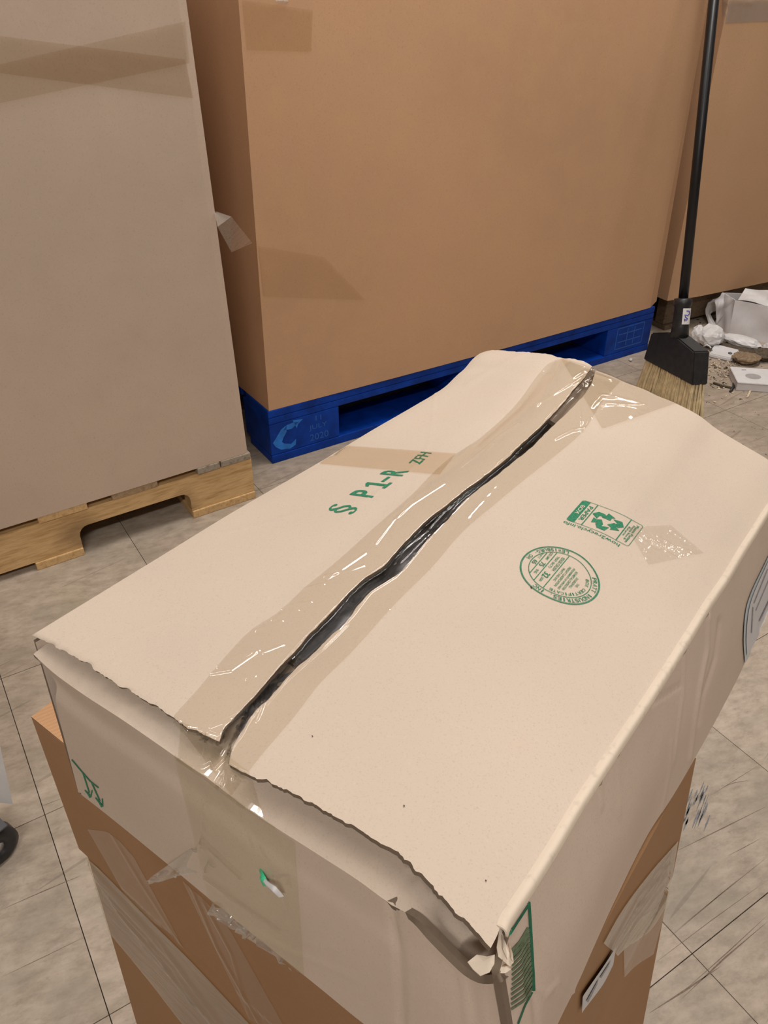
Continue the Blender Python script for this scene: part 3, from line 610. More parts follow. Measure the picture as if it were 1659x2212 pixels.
ftop = curve_plane(ftop_px, GFA, GFB, 130); fbot = resample([bFL]+[at(x, y, B0) for x, y in ((236, 1764), (350, 1857), (460, 1948), (550, 2020), (631, 2086), (700, 2142), (786, 2212))]+[bFR], 130)
cre_front = [([(846, 1950), (850, 2000), (862, 2060), (868, 2212)], -.0014, 7), ([(660, 2040), (740, 2052), (830, 2037)], .0005, 3), ([(870, 2050), (930, 2040), (1000, 2100)], .0004, 3), ([(540, 2010), (640, 2060), (760, 2110)], .0004, 5), ([(470, 1700), (455, 1740), (440, 1830)], .0006, 3), ([(1010, 2212), (1000, 2110)], .0006, 5), ([(1050, 2212), (1040, 2120)], .0006, 5)]
cornerF = resample([ftop[-1], (ftop[-1]*.5+bFR*.5)+V(.003, -.004, 0), bFR], nz); cornerL = resample([ftop[0], ftop[0]*.9+bFL*.1+V(.012, -.007, -.004), bFL*.25+ftop[0]*.75+V(.009, -.008, 0), bFL], nz)
front, GF_ = sheet('front_panel', coons(ftop, fbot, cornerL, cornerF), .0035, [M['kraft_wall'], M['kraft_edge']], tb, (-.559, -.829, 0), cre_front)
cre_right = [([(1290, 1640), (1297, 1690), (1300, 1745)], .0010, 3), ([(1336, 1600), (1338, 1690), (1340, 1760)], .0004, 3), ([(1398, 1524), (1430, 1505), (1472, 1478)], -.0010, 2.5), ([(1530, 1330), (1528, 1400), (1512, 1480), (1500, 1560), (1490, 1640)], .0014, 4), ([(1555, 1340), (1545, 1420), (1520, 1500), (1510, 1560)], -.0010, 4), ([(1480, 1390), (1475, 1500), (1455, 1650)], .0007, 3),
             ([(1152, 2140), (1180, 2150), (1205, 2120), (1218, 2140), (1262, 2142)], .0009, 4), ([(1152, 2150), (1160, 2212)], -.0010, 6), ([(1180, 2030), (1200, 2090), (1205, 2140)], .0004, 4), ([(1450, 1600), (1448, 1660), (1430, 1750)], .0005, 3)]
rt2 = np.vstack([np.linspace(ftop[-1], roll[8], 9)[:-1], roll[8:]])
side, GS_ = sheet('side_panel', coons(rt2, rb_, cornerF, resample([rt2[-1], bBR], nz)), .0035, [M['kraft_wall'], M['kraft_edge']], tb, (.819, -.574, 0), cre_right)
# rounded fold between the right flap and its side panel
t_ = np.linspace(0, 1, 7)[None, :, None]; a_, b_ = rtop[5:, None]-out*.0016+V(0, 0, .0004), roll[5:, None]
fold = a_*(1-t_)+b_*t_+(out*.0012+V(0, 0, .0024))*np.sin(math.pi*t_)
sheet('folded_edge', fold, .001, [M['kraft_torn'], M['kraft_torn']], tb, (.5, -.4, .8))  # paler liner colour paints in the bright highlight along this worn crease
hl = resample([bFL, bBL], 60); lw = lf[::4][:60]
sheet('side_panel', coons(lw-V(0, 0, .004), hl, resample([lw[0]-V(0, 0, .004), bFL], 12), resample([lw[-1]-V(0, 0, .004), bBL], 12)), .0035, [M['kraft_wall'], M['kraft_edge']], tb, (-.8, .57, 0))
ft = np.vstack([fl_, fr_])[::4]-V(0, 0, .004); sheet('back_panel', coons(ft, resample([bBL, bBR], len(ft)), resample([ft[0], bBL], 12), resample([ft[-1], bBR], 12)), .0035, [M['kraft_wall'], M['kraft_edge']], tb, (.5, .8, 0))
prism('bottom_panel', [L2(bFL+V(.003, .001, 0)), L2(bFR+V(-.014, .012, 0)), L2(bBR+V(-.022, -.004, 0)), L2(bBL+V(.001, -.004, 0))], B0, B0+.004, M['kraft_wall'], tb)
# folded-in end flaps: near one is the bright band below the top flaps
m0 = ftop; inn = V(.574, .819, 0); nvm = 30; G = np.zeros((130, nvm, 3)); uu = np.linspace(0, 1, 130)
for j in range(nvm):
    q = j/(nvm-1); dist = .088*q; rise = .0022*np.sin(min(1, q*6)*math.pi/2)
    dip = -.010*np.clip((uu-.80)/.08, 0, 1)**2*np.clip(q*9, 0, 1)
    base = m0+inn*dist; zt_ = np.interp(uu, [0, .2, .5, .8, 1], [.655, .652, .648, .646, .640]); base[:, 2] = m0[:, 2]*(1-min(1, q*1.6))+zt_*min(1, q*1.6)+rise+dip; G[:, j] = base
mf, _ = sheet('end_flap', G, .0035, [M['kraft_light'], M['kraft_edge']], tb, (0, 0, 1), [([(848, 1950), (865, 1915), (895, 1880)], -.0012, 6), ([(930, 1925), (932, 1965), (948, 2010), (985, 2045)], .0012, 5)])
ff_ = resample(ft, 40); G = np.stack([ff_-inn*.09*q-V(0, 0, .012) for q in np.linspace(0.02, 1, 10)], 1); sheet('end_flap', G, .0035, [M['kraft_wall'], M['kraft_edge']], tb, (0, 0, 1))
# crushed corner: small torn flakes of liner
def flake(px, zs, mat=None, th=.0012):
    P = [at(x, y, z) for (x, y), z in zip(px, zs)]; c = sum(P)/len(P)+V(0, 0, .0016); n = len(P); Q = [p-V(0, -.0004, th) for p in P]
    mesh('torn_liner', P+[c]+Q, [(i, (i+1) % n, n) for i in range(n)]+[tuple(range(n+1, 2*n+1))[::-1]]+[(i, n+1+i, n+1+(i+1) % n, (i+1) % n) for i in range(n)], mat or M['kraft_torn'], tb)
flake([(1010, 2078), (1030, 2062), (1052, 2066), (1069, 2062), (1068, 2082), (1058, 2100), (1038, 2108), (1022, 2094)], [.655, .656, .656, .656, .655, .653, .652, .653])
flake([(1079, 2000), (1086, 2008), (1096, 2040), (1106, 2066), (1110, 2078), (1102, 2088), (1090, 2078), (1076, 2066), (1073, 2046), (1077, 2022)], [.659, .6585, .657, .656, .655, .655, .656, .657, .658, .659])
flake([(1084, 2020), (1092, 2034), (1100, 2058), (1096, 2072), (1086, 2050)], [.660]*5)
flake([(1068, 2090), (1078, 2084), (1098, 2086), (1104, 2094), (1092, 2102), (1074, 2102)], [.654]*6); flake([(1098, 2030), (1108, 2060), (1110, 2080), (1104, 2070)], [.658]*4)
# contents seen through the split
cg = thing('plastic_bag', (.06, .45, .56), 'dark grey crinkled plastic bag inside the pale carton, seen through the split between flaps', 'bag')
G = np.zeros((90, 24, 3)); 
for i in range(90):
    for j in range(24):
        a = i/89; b = j/23-.5; p = V(-.085, .29, 0)*(1-a)+V(.205, .68, 0)*a+cW*b*.09
        G[i, j] = V(p[0], p[1], .650+.012*math.sin(a*math.pi)-.03*abs(b)**2*4+rng.normal(0, .0012)+.004*math.sin(a*40+b*9))
sheet('bag_skin', G, .001, [M['bag'], M['bag']], cg, (0, 0, 1), smooth=True)
hexa('packed_bundle', V(-.07, .28, .55), V(.27, .385, 0), cW*.06, V(0, 0, .055), M['bag'], cg, .008)

# ------------------------------------------------------------------ clear tape over the split and down the front
TT = bvh(flapL, flapR, mf, front)
def top_tape(name, edgeL, edgeR, nu, nv, mat, off, ridges, sag=.002):
    a = resample([(x, y, 0) for x, y in edgeL], nu)[:, :2]; b = resample([(x, y, 0) for x, y in edgeR], nu)[:, :2]; G = np.full((nu, nv, 3), np.nan)
    for i in range(nu):
        for j in range(nv):
            h = castpx(TT, *(a[i]+(b[i]-a[i])*j/(nv-1)))
            if h is not None and h[0][2] > .57: G[i, j] = h[0]
    for i in range(nu):   # bridge the gap between flaps
        ok = ~np.isnan(G[i, :, 0]); js = np.arange(nv)
        if ok.sum() < 2: G[i] = G[i-1]; continue
        hit = G[i].copy(); zed = hit[:, 2]
        for k in range(3): G[i, :, k] = np.interp(js, js[ok], hit[ok][:, k])
        for j in js[~ok]: G[i, j, 2] -= sag*.6
    zs = G[..., 2].copy(); sm = zs.copy()
    for _ in range(3): sm[:, 1:-1] = (sm[:, :-2]+sm[:, 1:-1]*2+sm[:, 2:])/4; sm[1:-1] = (sm[:-2]+sm[1:-1]*2+sm[2:])/4
    G[..., 2] = np.maximum(sm, zs)
    return G
def upsample(G, a, b):
    H = np.stack([np.stack([np.interp(np.linspace(0, 1, b), np.linspace(0, 1, G.shape[1]), G[i, :, k]) for k in range(3)], 1) for i in range(G.shape[0])])
    return np.stack([np.stack([np.interp(np.linspace(0, 1, a), np.linspace(0, 1, G.shape[0]), H[:, j, k]) for k in range(3)], 1) for j in range(b)], 1)
R = []
def rdg(a, w_, *pts): R.append((list(pts), a*.62, w_*1.45))
# long lines on both lips of the split
rdg(.0012, 1.6, (480, 1585), (520, 1537), (570, 1480), (600, 1443), (640, 1395), (690, 1345), (735, 1300), (790, 1247), (835, 1215), (866, 1182), (930, 1118), (985, 1075), (1045, 1030))
rdg(.0010, 1.5, (500, 1618), (540, 1555), (570, 1520)); rdg(.0012, 1.5, (575, 1522), (620, 1470), (670, 1425), (700, 1400), (750, 1350)); rdg(.0010, 1.4, (700, 1396), (762, 1330), (800, 1280), (855, 1245), (876, 1222)); rdg(.0009, 1.3, (870, 1232), (920, 1170), (960, 1125), (1010, 1075))
rdg(.0010, 1.3, (790, 1255), (850, 1205), (920, 1150), (960, 1105), (1020, 1062), (1043, 1040)); rdg(.0009, 1.2, (866, 1215), (900, 1180), (955, 1130), (990, 1085), (1050, 1035))
for p in ([(455, 1456), (500, 1448), (552, 1412)], [(552, 1362), (585, 1352), (610, 1341)], [(586, 1338), (645, 1318)], [(700, 1245), (750, 1235), (785, 1222)], [(640, 1275), (700, 1262)], [(608, 1314), (672, 1300)], [(568, 1410), (612, 1393)], [(532, 1466), (550, 1460)], [(468, 1440), (500, 1425), (560, 1405)], [(710, 1250), (790, 1195)]): rdg(.0009, 2.0, *p)
for p in ([(1160, 878), (1200, 810), (1209, 785)], [(1052, 973), (1066, 958)], [(1160, 876), (1200, 850), (1230, 830)], [(812, 1175), (850, 1125), (890, 1090), (960, 1045)], [(1225, 865), (1250, 840), (1262, 826), (1280, 830)], [(1240, 815), (1262, 802), (1320, 820)], [(1280, 870), (1295, 855), (1320, 858)], [(1238, 828), (1262, 812), (1270, 805)], [(995, 1010), (1040, 975), (1080, 940), (1120, 915)], [(1075, 1000), (1150, 940), (1200, 880)]): rdg(.0010, 1.8, *p)
# knot of creases where the tape turns over the front edge
for p in ([(448, 1578), (443, 1615), (436, 1655)], [(436, 1655), (455, 1645), (462, 1662), (475, 1648), (485, 1638)], [(448, 1578), (468, 1585), (486, 1580)], [(484, 1590), (470, 1600), (468, 1622), (476, 1630), (483, 1618), (484, 1592)], [(450, 1570), (480, 1558), (508, 1543)], [(432, 1600), (445, 1590), (440, 1605)], [(490, 1630), (520, 1590), (540, 1550)], [(468, 1690), (484, 1665), (482, 1690), (476, 1700)], [(505, 1685), (510, 1675)], [(555, 1555), (565, 1530), (568, 1522), (562, 1540), (553, 1556)], [(560, 1518), (572, 1510), (574, 1520), (566, 1524)]): rdg(.0014, 2.0, *p)
# far-right wrinkles
for p in ([(1278, 878), (1300, 855), (1330, 858), (1380, 870), (1394, 876)], [(1310, 872), (1350, 875), (1392, 877)], [(1200, 948), (1235, 930), (1262, 926), (1320, 928)], [(1262, 926), (1272, 905)], [(1348, 825), (1352, 822)], [(1320, 850), (1345, 828)]): rdg(.0013, 2.0, *p)
edgeL = [(372, 1552), (430, 1488), (470, 1440), (540, 1365), (600, 1325), (660, 1270), (735, 1208), (810, 1140), (890, 1070), (960, 1000), (1040, 945), (1110, 880), (1180, 790), (1214, 776)]
edgeR = [(500, 1720), (560, 1640), (640, 1545), (690, 1480), (760, 1410), (850, 1310), (930, 1230), (1000, 1150), (1070, 1090), (1130, 1040), (1200, 985), (1262, 930), (1300, 870), (1340, 824)]
G = top_tape('clear_tape', edgeL, edgeR, 300, 90, M['tape'], .0006, R); G = upsample(G, 900, 190); N = gnormals(G, (0, 0, 1)); G = G+N*.0008; 
tp, _ = sheet('clear_tape', G, 0, M['tape'], tb, (0, 0, 1), R); tp['label'] = 'long clear tape over the split'
def patch2(name, corners, nu, nv, mat, off, ridges=(), T=TT): return patch_px(name, T, corners, nu, nv, mat, tb, off, ridges)
patch2('clear_tape', [(1210, 775), (1285, 798), (1465, 872), (1300, 930)], 70, 90, M['tape'], .0016, R)
patch2('tape_strip', [(735, 963), (985, 981), (950, 1027), (690, 1003)], 30, 12, M['tape_brown'], .0008, [([(750, 975), (960, 1000)], .0002, 3)])
rr3 = np.random.default_rng(4); rp_ = []
for _ in range(46):
    q = rr3.uniform(0, 1); x, y = 1375+q*125, 1165+q*32+rr3.normal(0, 9); L = rr3.uniform(8, 26); rp_.append(([(x, y), (x+L, y+L*.55)], rr3.uniform(.0003, .0008), rr3.uniform(1.2, 2.2)))
rp_ += [([(1450, 1147), (1480, 1168), (1507, 1186)], .0006, 2)]
patch2('tape_remnant', [(1352, 1140), (1448, 1136), (1520, 1196), (1400, 1222)], 150, 100, clear('scuffed_tape', (1, .995, .985), .10, .45, 150, 1.8), .0008, rp_)
# front strip: from the knot over the edge and down
TF = bvh(front, mf); TG = bvh(front, mf, flapL, flapR)
Rf = [([(448, 1700), (440, 1760), (436, 1830)], .0008, 3), ([(500, 1700), (530, 1790), (560, 1880)], .0006, 4), ([(470, 1745), (455, 1735), (440, 1735)], .0006, 3), ([(560, 1830), (600, 1900), (620, 1960)], .0005, 4), ([(560, 1740), (620, 1780)], .0005, 4),
      ([(438, 1816), (470, 1845), (522, 1893)], .0022, 4), ([(445, 1895), (520, 1950), (608, 2010)], .0018, 5), ([(410, 1830), (425, 1835)], .002, 4), ([(445, 1880), (455, 1860), (462, 1868)], .0018, 3)]
Rk = [q for q in R if q[0][0][1] > 1500]
gapf = film_rows('clear_tape', TG, [(392, 1562), (445, 1588), (500, 1640), (540, 1672)], [(385, 1640), (450, 1686), (520, 1737), (572, 1772)], 150, 110, M['tape'], tb, .0016, Rk)
film_rows('clear_tape', TF, [(378, 1632), (450, 1684), (550, 1757), (640, 1817)], [(452, 1942), (500, 1985), (590, 2055), (660, 2115)], 110, 120, clear('front_tape', (.95, .95, .90), .12, .4, 45, 1.4), tb, .0010, Rf)
# loose curled end of the tape
def loose(name, px, deps, ridges, mat, nu=50, nv=24, n=(-.559, -.829, .0)):
    """quad of film standing off the front panel by the given distances"""
    A, B = GFA, GFB; nn = V(-.559, -.829, 0); P = []
    for (x, y), d in zip(px, deps): P.append(onplane(x, y, A+nn[:2]*d, B+nn[:2]*d))
    G = np.zeros((nu, nv, 3))
    for i in range(nu):
        for j in range(nv):
            u, v = i/(nu-1), j/(nv-1); G[i, j] = (1-u)*(1-v)*P[0]+u*(1-v)*P[1]+u*v*P[2]+(1-u)*v*P[3]+nn*.004*math.sin(u*5+v*3)*math.sin(math.pi*v)
    return sheet(name, G, 0, mat, tb, nn, ridges)[0]
loose('loose_tape_end', [(316, 1902), (428, 1822), (470, 1880), (352, 1897)], [.022, .006, .004, .014], [([(322, 1900), (345, 1898), (382, 1885)], .002, 3), ([(345, 1890), (365, 1882), (382, 1883)], .002, 3), ([(412, 1826), (424, 1834)], .002, 4)], M['film'])
loose('loose_tape_end', [(460, 1950), (540, 1996), (535, 2018), (455, 1975)], [.010, .006, .006, .010], [([(462, 1962), (480, 1970), (515, 1985)], .0025, 3), ([(470, 1985), (500, 2000), (520, 2015)], .0025, 3), ([(500, 1978), (530, 2005)], .002, 3), ([(462, 1955), (485, 1958)], .002, 3)], M['film'])
loose('loose_tape_end', [(520, 1985), (600, 2045), (635, 2092), (515, 2015)], [.006, .004, .004, .006], [([(525, 2025), (545, 2010), (550, 2030)], .0022, 3), ([(560, 2040), (590, 2055)], .002, 4), ([(598, 2072), (620, 2078), (632, 2090)], .002, 3)], M['film'])
# bent strip of green and white plastic poking out of the front panel
gp = thing('plastic_strip', tuple(castpx(TF, 575, 1890)[0]), 'short bent strip of green and white plastic poking from the front of the pale carton', 'plastic strip')
def fp(x, y, d): return onplane(x, y, GFA+V(-.559, -.829)*d, GFB+V(-.559, -.829)*d)
dd = .004
def ribbon(name, pts, ws, mat):
    P = [fp(x, y, d) for x, y, d in pts]; L, Rr = [], []
    for i, p in enumerate(P):
        t = P[min(i+1, len(P)-1)]-P[max(0, i-1)]; t /= np.linalg.norm(t); s = np.cross(t, V(-.559, -.829, 0)); s /= np.linalg.norm(s); L.append(p+s*ws[i]); Rr.append(p-s*ws[i])
    c0_ = resample(L, 20); c1_ = resample(Rr, 20); G = np.stack([c0_*(1-q)+c1_*q+V(-.559, -.829, 0)*.0018*math.sin(math.pi*q) for q in np.linspace(0, 1, 7)], 1); sheet(name, G, .001, [mat, mat], gp, (-.559, -.829, 0))
ribbon('green_end', [(565, 1874, .002), (567, 1884, .005), (569, 1896, .007), (573, 1908, .006)], [.0022, .0024, .0024, .0018], M['green_plastic'])
ribbon('white_end', [(571, 1896, .006), (582, 1910, .009), (594, 1920, .011), (606, 1932, .009)], [.0010, .0016, .0024, .0024], M['white_plastic'])

# ------------------------------------------------------------------ print on the pale carton
TTOP = bvh(flapL, flapR); TS_ = bvh(side); TFR = bvh(front)
def top_frame(pO, pX, pY):
    O, X, Y = [castpx(TTOP, *p)[0] for p in (pO, pX, pY)]; return O, X-O, Y-O
def top_box_text(name, s, pO, pX, pY, bold, mat=None):
    O, X, Y = top_frame(pO, pX, pY); ik = Ink(); ik.text(s, (.5, .5), 1, 1, 0, bold); return ik.stamp(name, TTOP, O, X, Y, (0, 0, 1), mat or M['ink'], flapL)
O, X, Y = top_frame((803, 1076), (884, 1018), (754, 1069)); ik = Ink(); ik.text('P', (.10, .5), 1, .20, 0, .022); ik.text('R', (.90, .5), 1, .21, 0, .022); ik.line((.545, .46), (.735, .46), .13)
ik.poly([(.335, 0), (.335, .13), (.41, .13), (.41, .80), (.335, .72), (.335, .86), (.42, 1.0), (.475, 1.0), (.475, .13), (.545, .13), (.545, 0)][::-1]); ik.stamp('printed_code', TTOP, O, X, Y, (0, 0, 1), M['ink'], flapL)
top_box_text('printed_sign', '\u00a7', (757, 1114), (780, 1096), (702, 1104), -.004)
top_box_text('printed_code', 'ZFH', (906, 1004), (933, 979), (882, 1001), .006)
# round maker's certificate
ik = Ink(); r = .0258
ik.ring((0, 0), r, r, .0007); ik.ring((0, 0), r*.975, r*.975, .0003); ik.ring((0, 0), r*.79, r*.79, .0005)
D = math.radians
ik.arc_text('PRATT INDUSTRIES, INC', (0, 0), r*.885, r*.885, D(128), D(-22), r*.115, .01)
def low_arc(st, R_, a0, a1, h):
    n = len(st)
    for i, ch in enumerate(st):
        if ch == ' ': continue
        a = a0+(a1-a0)*(i+.5)/n; cw = abs(a1-a0)*R_/n*.84; small = ch in ',.'
        ik.text(ch, (R_*math.cos(a), R_*math.sin(a)), h*(.3 if small else 1), cw*(.3 if small or ch == 'I' else 1), a+math.pi/2, .01)
low_arc('LEWISBURG, OH', r*.885, D(190), D(272), r*.115)
ik.arc_text('BOX CERTIFICATE', (0, 0), r*.69, r*.69, D(120), D(2), r*.085, .01)
def chord(y, a=None): x = math.sqrt((r*.78)**2-y*y); return -x, x
for y in (-.10*r, -.40*r, -.60*r): x0, x1 = chord(y); ik.line((x0, y), (x1, y), .0005)
rows = [('THIS', .52, .14), ('DOUBLEWALL', .42, .46), ('BOX MEETS ALL CONSTRUCTION', .32, .84), ('REQUIREMENTS OF APPLICABLE', .22, .96), ('FREIGHT CLASSIFICATION', .12, .90), ('PRATT IND INC', .02, .60)]
for st, y, wd in rows: ik.text(st, (.06*r-.0, y*r-.02*r), r*.065, wd*r, 0, .012)
ik.text('EDGE CRUSH', (-.28*r, -.18*r), r*.085, r*.62, 0, .012); ik.text('TEST (ECT)', (-.28*r, -.31*r), r*.085, r*.55, 0, .012); ik.text('32', (.30*r, -.25*r), r*.17, r*.20, 0, .02); ik.text('LBS/IN', (.52*r, -.27*r), r*.07, r*.17, 0, .01)
ik.text('SIZE LIMIT', (-.40*r, -.50*r), r*.07, r*.36, 0, .01); ik.text('75', (.0, -.50*r), r*.13, r*.17, 0, .02); ik.text('INS', (.34*r, -.50*r), r*.08, r*.16, 0, .01)
ik.text('GR WT LT', (-.28*r, -.68*r), r*.06, r*.26, 0, .01); ik.text('65', (.04*r, -.69*r), r*.12, r*.16, 0, .02)
O = castpx(TTOP, 1210, 1239)[0]; ik.stamp('round_stamp', TTOP, O, -cE, cW, (0, 0, 1), M['ink'], flapR)
# recycling panel
O, X, Y = top_frame((1223, 1123), (1357, 1181), (1260, 1081)); LX, LY = np.linalg.norm(X), np.linalg.norm(Y); ik = Ink()
def rr_(x0, y0, x1, y1, q):
    out = []
    for cx, cy, s0 in ((x1-q, y1-q, 0), (x0+q, y1-q, 90), (x0+q, y0+q, 180), (x1-q, y0+q, 270)): out += [(cx+q*math.cos(D(s0+k*22.5)), cy+q*math.sin(D(s0+k*22.5))) for k in range(5)]
    return out
b = rr_(0, 0, LX, LY, .0018); ik.path(b+[b[0]], .0004); xb = LX*.125
band = Ink(); bw = [(0.0002, .0018), (0.0018, .0002), (xb, .0002), (xb, LY-.0002), (.0018, LY-.0002), (.0002, LY-.0018)]; band.poly(bw); band.stamp('printed_band', TTOP, O, X/LX, Y/LY, (0, 0, 1), M['ink'], flapR, .0003)
bt = Ink(); bt.text('BOX', (xb*.52, LY*.55), xb*.52, LY*.42, -math.pi/2, .01); bt.stamp('band_letters', TTOP, O, X/LX, Y/LY, (0, 0, 1), M['kraft_torn'], flapR, .0006)
ik.text('PAPER', (LX*.18, LY*.5), LX*.068, LY*.68, -math.pi/2, .01)
ik.line((LX*.245, 0), (LX*.245, LY), .0007); ik.line((LX*.80, 0), (LX*.80, LY), .0007)
cx, cy, q = LX*.52, LY*.48, min(LX*.27, LY*.46)
for k in range(3):
    a = D(120*k-90+30); ca, sa = math.cos(a), math.sin(a)
    def rt_(p): return (cx+q*(p[0]*ca-p[1]*sa)*1.12, cy+q*(p[0]*sa+p[1]*ca)*1.0)
    ik.poly([rt_(p) for p in ((-.20, .86), (.22, .86), (.40, .52), (.12, .44), (.02, .56), (-.30, .40))]); ik.poly([rt_(p) for p in ((.14, .32), (.62, .56), (.66, .06))]); ik.poly([rt_(p) for p in ((-.40, .36), (-.12, .22), (-.36, -.16), (-.70, -.16))])
ik.text('Please Flatten', (LX*.935, LY*.5), LX*.045, LY*.80, -math.pi/2, .01); ik.text('Empty Box &', (LX*.885, LY*.5), LX*.040, LY*.66, -math.pi/2, .012); ik.text('Recycle', (LX*.838, LY*.5), LX*.040, LY*.42, -math.pi/2, .012)
ik.text('how2recycle.info', (LX*.44, -LY*.11), LY*.15, LX*.90, math.pi, .006)
ik.stamp('recycling_panel', TTOP, O, X/LX, Y/LY, (0, 0, 1), M['ink'], flapR)
def px_print(name, T, strokes, mat, parent, off=.0005):
    """strokes: (polyline, width) in the photo's frame, laid onto the real panel"""
    vs, fs = [], []
    for pts, wd in strokes:
        P = resample([(x, y, 0) for x, y in pts], max(3, int(sum(math.dist(pts[i], pts[i+1]) for i in range(len(pts)-1))/7)), False)[:, :2]; t = np.gradient(P, axis=0); t /= np.linalg.norm(t, axis=1, keepdims=True); nn = np.stack([-t[:, 1], t[:, 0]], 1)
        if np.isscalar(wd): wd = [wd]*2
        ww = np.linspace(wd[0], wd[1], len(P))[:, None]/2; k = len(vs); ok = True; tmp = []
        for a, b in zip(P+nn*ww, P-nn*ww):
            for p in (a, b):
                h = castpx(T, *p)
                if h is None: ok = False; break
                n_ = h[1] if h[1] @ (CAMP-h[0]) > 0 else -h[1]; tmp.append(h[0]+n_*off)
        if not ok: continue
        vs += tmp; m_ = len(P); fs += [(k+2*i, k+2*i+1, k+2*i+3, k+2*i+2) for i in range(m_-1)]
    return mesh(name, vs, fs, mat, parent)
st = [([(1141, 1948), (1144, 1995), (1147, 2050), (1150, 2105), (1151, 2140)], (6, 7)), ([(1139, 1956), (1118, 1988), (1096, 2023)], 5), ([(1149, 2142), (1132, 2172), (1117, 2212)], (3, 4))]
px_print('printed_mark', TS_, st, M['ink_dark'], side)
hs = []
for k in range(13):
    y = 2004+k*10.5; x1 = 1140+k*.85; xe = 1104 if k > 1 else 1104; hs.append(([(x1, y), (x1-18, y+30), (xe+ (0 if k < 8 else -2), y+50)], 7.0 if k < 2 else 4.6))
px_print('printed_hatching', TS_, hs, M['ink_pale'], side)
px_print('printed_arrows', TFR, [([(156, 1640), (176, 1664), (196, 1687), (214, 1701)], 2.5), ([(180, 1668), (187, 1690), (194, 1712)], 2.5), ([(199, 1690), (208, 1710), (217, 1730)], 2.5), ([(184, 1706), (191, 1713), (197, 1722)], (2, 5)), ([(207, 1722), (214, 1730), (222, 1742)], (2, 5)), ([(200, 1706), (197, 1721)], 2.5), ([(222, 1724), (223, 1742)], 2.5)], M['ink'], front)
for p, q in ((([(1146, 1268), (1149, 1272)], 3), flapR), (([(872, 1740), (873, 1744)], 2.5), flapR), (([(674, 1590), (676, 1593)], 2), flapR), (([(1048, 1902), (1050, 1905)], 2.5), flapR)): px_print('speck', TTOP, [p], M['dark_edge'], q)
# address label in its clear pouch on the far part of the side panel
pch = film_rows('label_pouch', TS_, [(1656, 1202), (1612, 1300), (1603, 1374), (1606, 1432)], [(1700, 1140), (1695, 1230), (1690, 1270), (1690, 1292)], 24, 18, M['pouch'], side, .0012)
film_rows('address_label', TS_, [(1653, 1214), (1616, 1302), (1607, 1374), (1609, 1416)], [(1696, 1150), (1690, 1236), (1686, 1266), (1685, 1282)], 24, 16, M['label_white'], pch, .0018)
px_print('printed_lines', TS_, [([(1652, 1228), (1622, 1302)], 1.5), ([(1657, 1245), (1626, 1318)], 1.2), ([(1620, 1310), (1617, 1366)], 1.5), ([(1658, 1290), (1634, 1340)], 2.5), ([(1624, 1352), (1622, 1400)], 2.5), ([(1631, 1352), (1629, 1396)], 1.5), ([(1637, 1350), (1635, 1390)], 3), ([(1646, 1345), (1643, 1380)], 2), ([(1654, 1335), (1651, 1366)], 2.5)], M['label_grey'], pch, .0024)

# ------------------------------------------------------------------ broom
br = thing('broom', (.775, 1.99, 0), 'black angled broom with tan bristles and a slim black handle, standing by the blue pallet', 'broom')
BLp, BRp = at(1389, 776, .105), at(1495, 833, .105); ba, bb = BLp[:2], BRp[:2]; th_ = V(.0425, .004, 0)
prof = [BLp, BRp, onplane(1499, 760, ba, bb), onplane(1460, 727, ba, bb), onplane(1443, 718, ba, bb), onplane(1406, 719, ba, bb)]
back = [p+th_*(1 if i in (0, 1, 2) else .95) for i, p in enumerate(prof)]; n = 6
hd = mesh('broom_head', prof+back, [tuple(range(n)), tuple(range(n, 2*n))[::-1]]+[(i, n+i, n+(i+1) % n, (i+1) % n) for i in range(n)], M['black_plastic'], br)
bm = bmesh.new(); bm.from_mesh(hd.data); bmesh.ops.recalc_face_normals(bm, faces=bm.faces); bmesh.ops.bevel(bm, geom=bm.edges[:], offset=.003, segments=2, affect='EDGES'); bm.to_mesh(hd.data); bm.free()
vs, fs = [], []; bd = (BRp-BLp); tn = 24
for i in range(tn):
    for j in range(4):
        for k in range(3):
            u = (i+.5)/tn; v = (j+.5)/4; p = BLp+bd*(.02+.96*u)+th_*(.08+.84*v)+V(0, 0, .012); fl_r = (u-.45)*.035; q = V(p[0], p[1], 0)+bd/np.linalg.norm(bd)*(fl_r+rng.normal(0, .0025))+th_*((v-.5)*.5+rng.normal(0, .06)); q[2] = .0005
            p = p+rng.normal(0, .0012, 3)*V(1, 1, 0); w_ = .0022; k0 = len(vs); mid = (p+q)/2+rng.normal(0, .0018, 3)*V(1, 1, 0)
            for P, ww in ((p, w_*.7), (mid, w_), (q, w_*.9)): vs += [P+V(-ww, -ww, 0), P+V(ww, -ww, 0), P+V(ww, ww, 0), P+V(-ww, ww, 0)]
            for l in (0, 4): fs += [(k0+l+a, k0+l+(a+1) % 4, k0+l+4+(a+1) % 4, k0+l+4+a) for a in range(4)]
            fs.append((k0+8, k0+11, k0+10, k0+9))
bo = mesh('bristles', vs, fs, M['bristle'], br); bo['kind'] = 'stuff'
h0 = (onplane(1452, 722, ba, bb))+th_*.5-V(0, 0, .01); h1 = CAMP+ray(1542, 0)*1.88; hv = (h1-h0)/np.linalg.norm(h1-h0)
sock = h0+hv*.085
tube('socket', [h0, h0+hv*.03, h0+hv*.078, h0+hv*.082, h0+hv*.098, h0+hv*.100], [.024, .021, .0195, .0225, .0225, .017], M['black_plastic'], br, 20)
tube('handle', [h0+hv*.09, h0+hv*.5, h0+hv*1.12], .0122, M['black_metal'], br, 20); tube('handle_cap', [h0+hv*1.115, h0+hv*1.15, h0+hv*1.156], [.0135, .0135, .006], M['black_plastic'], br, 20)
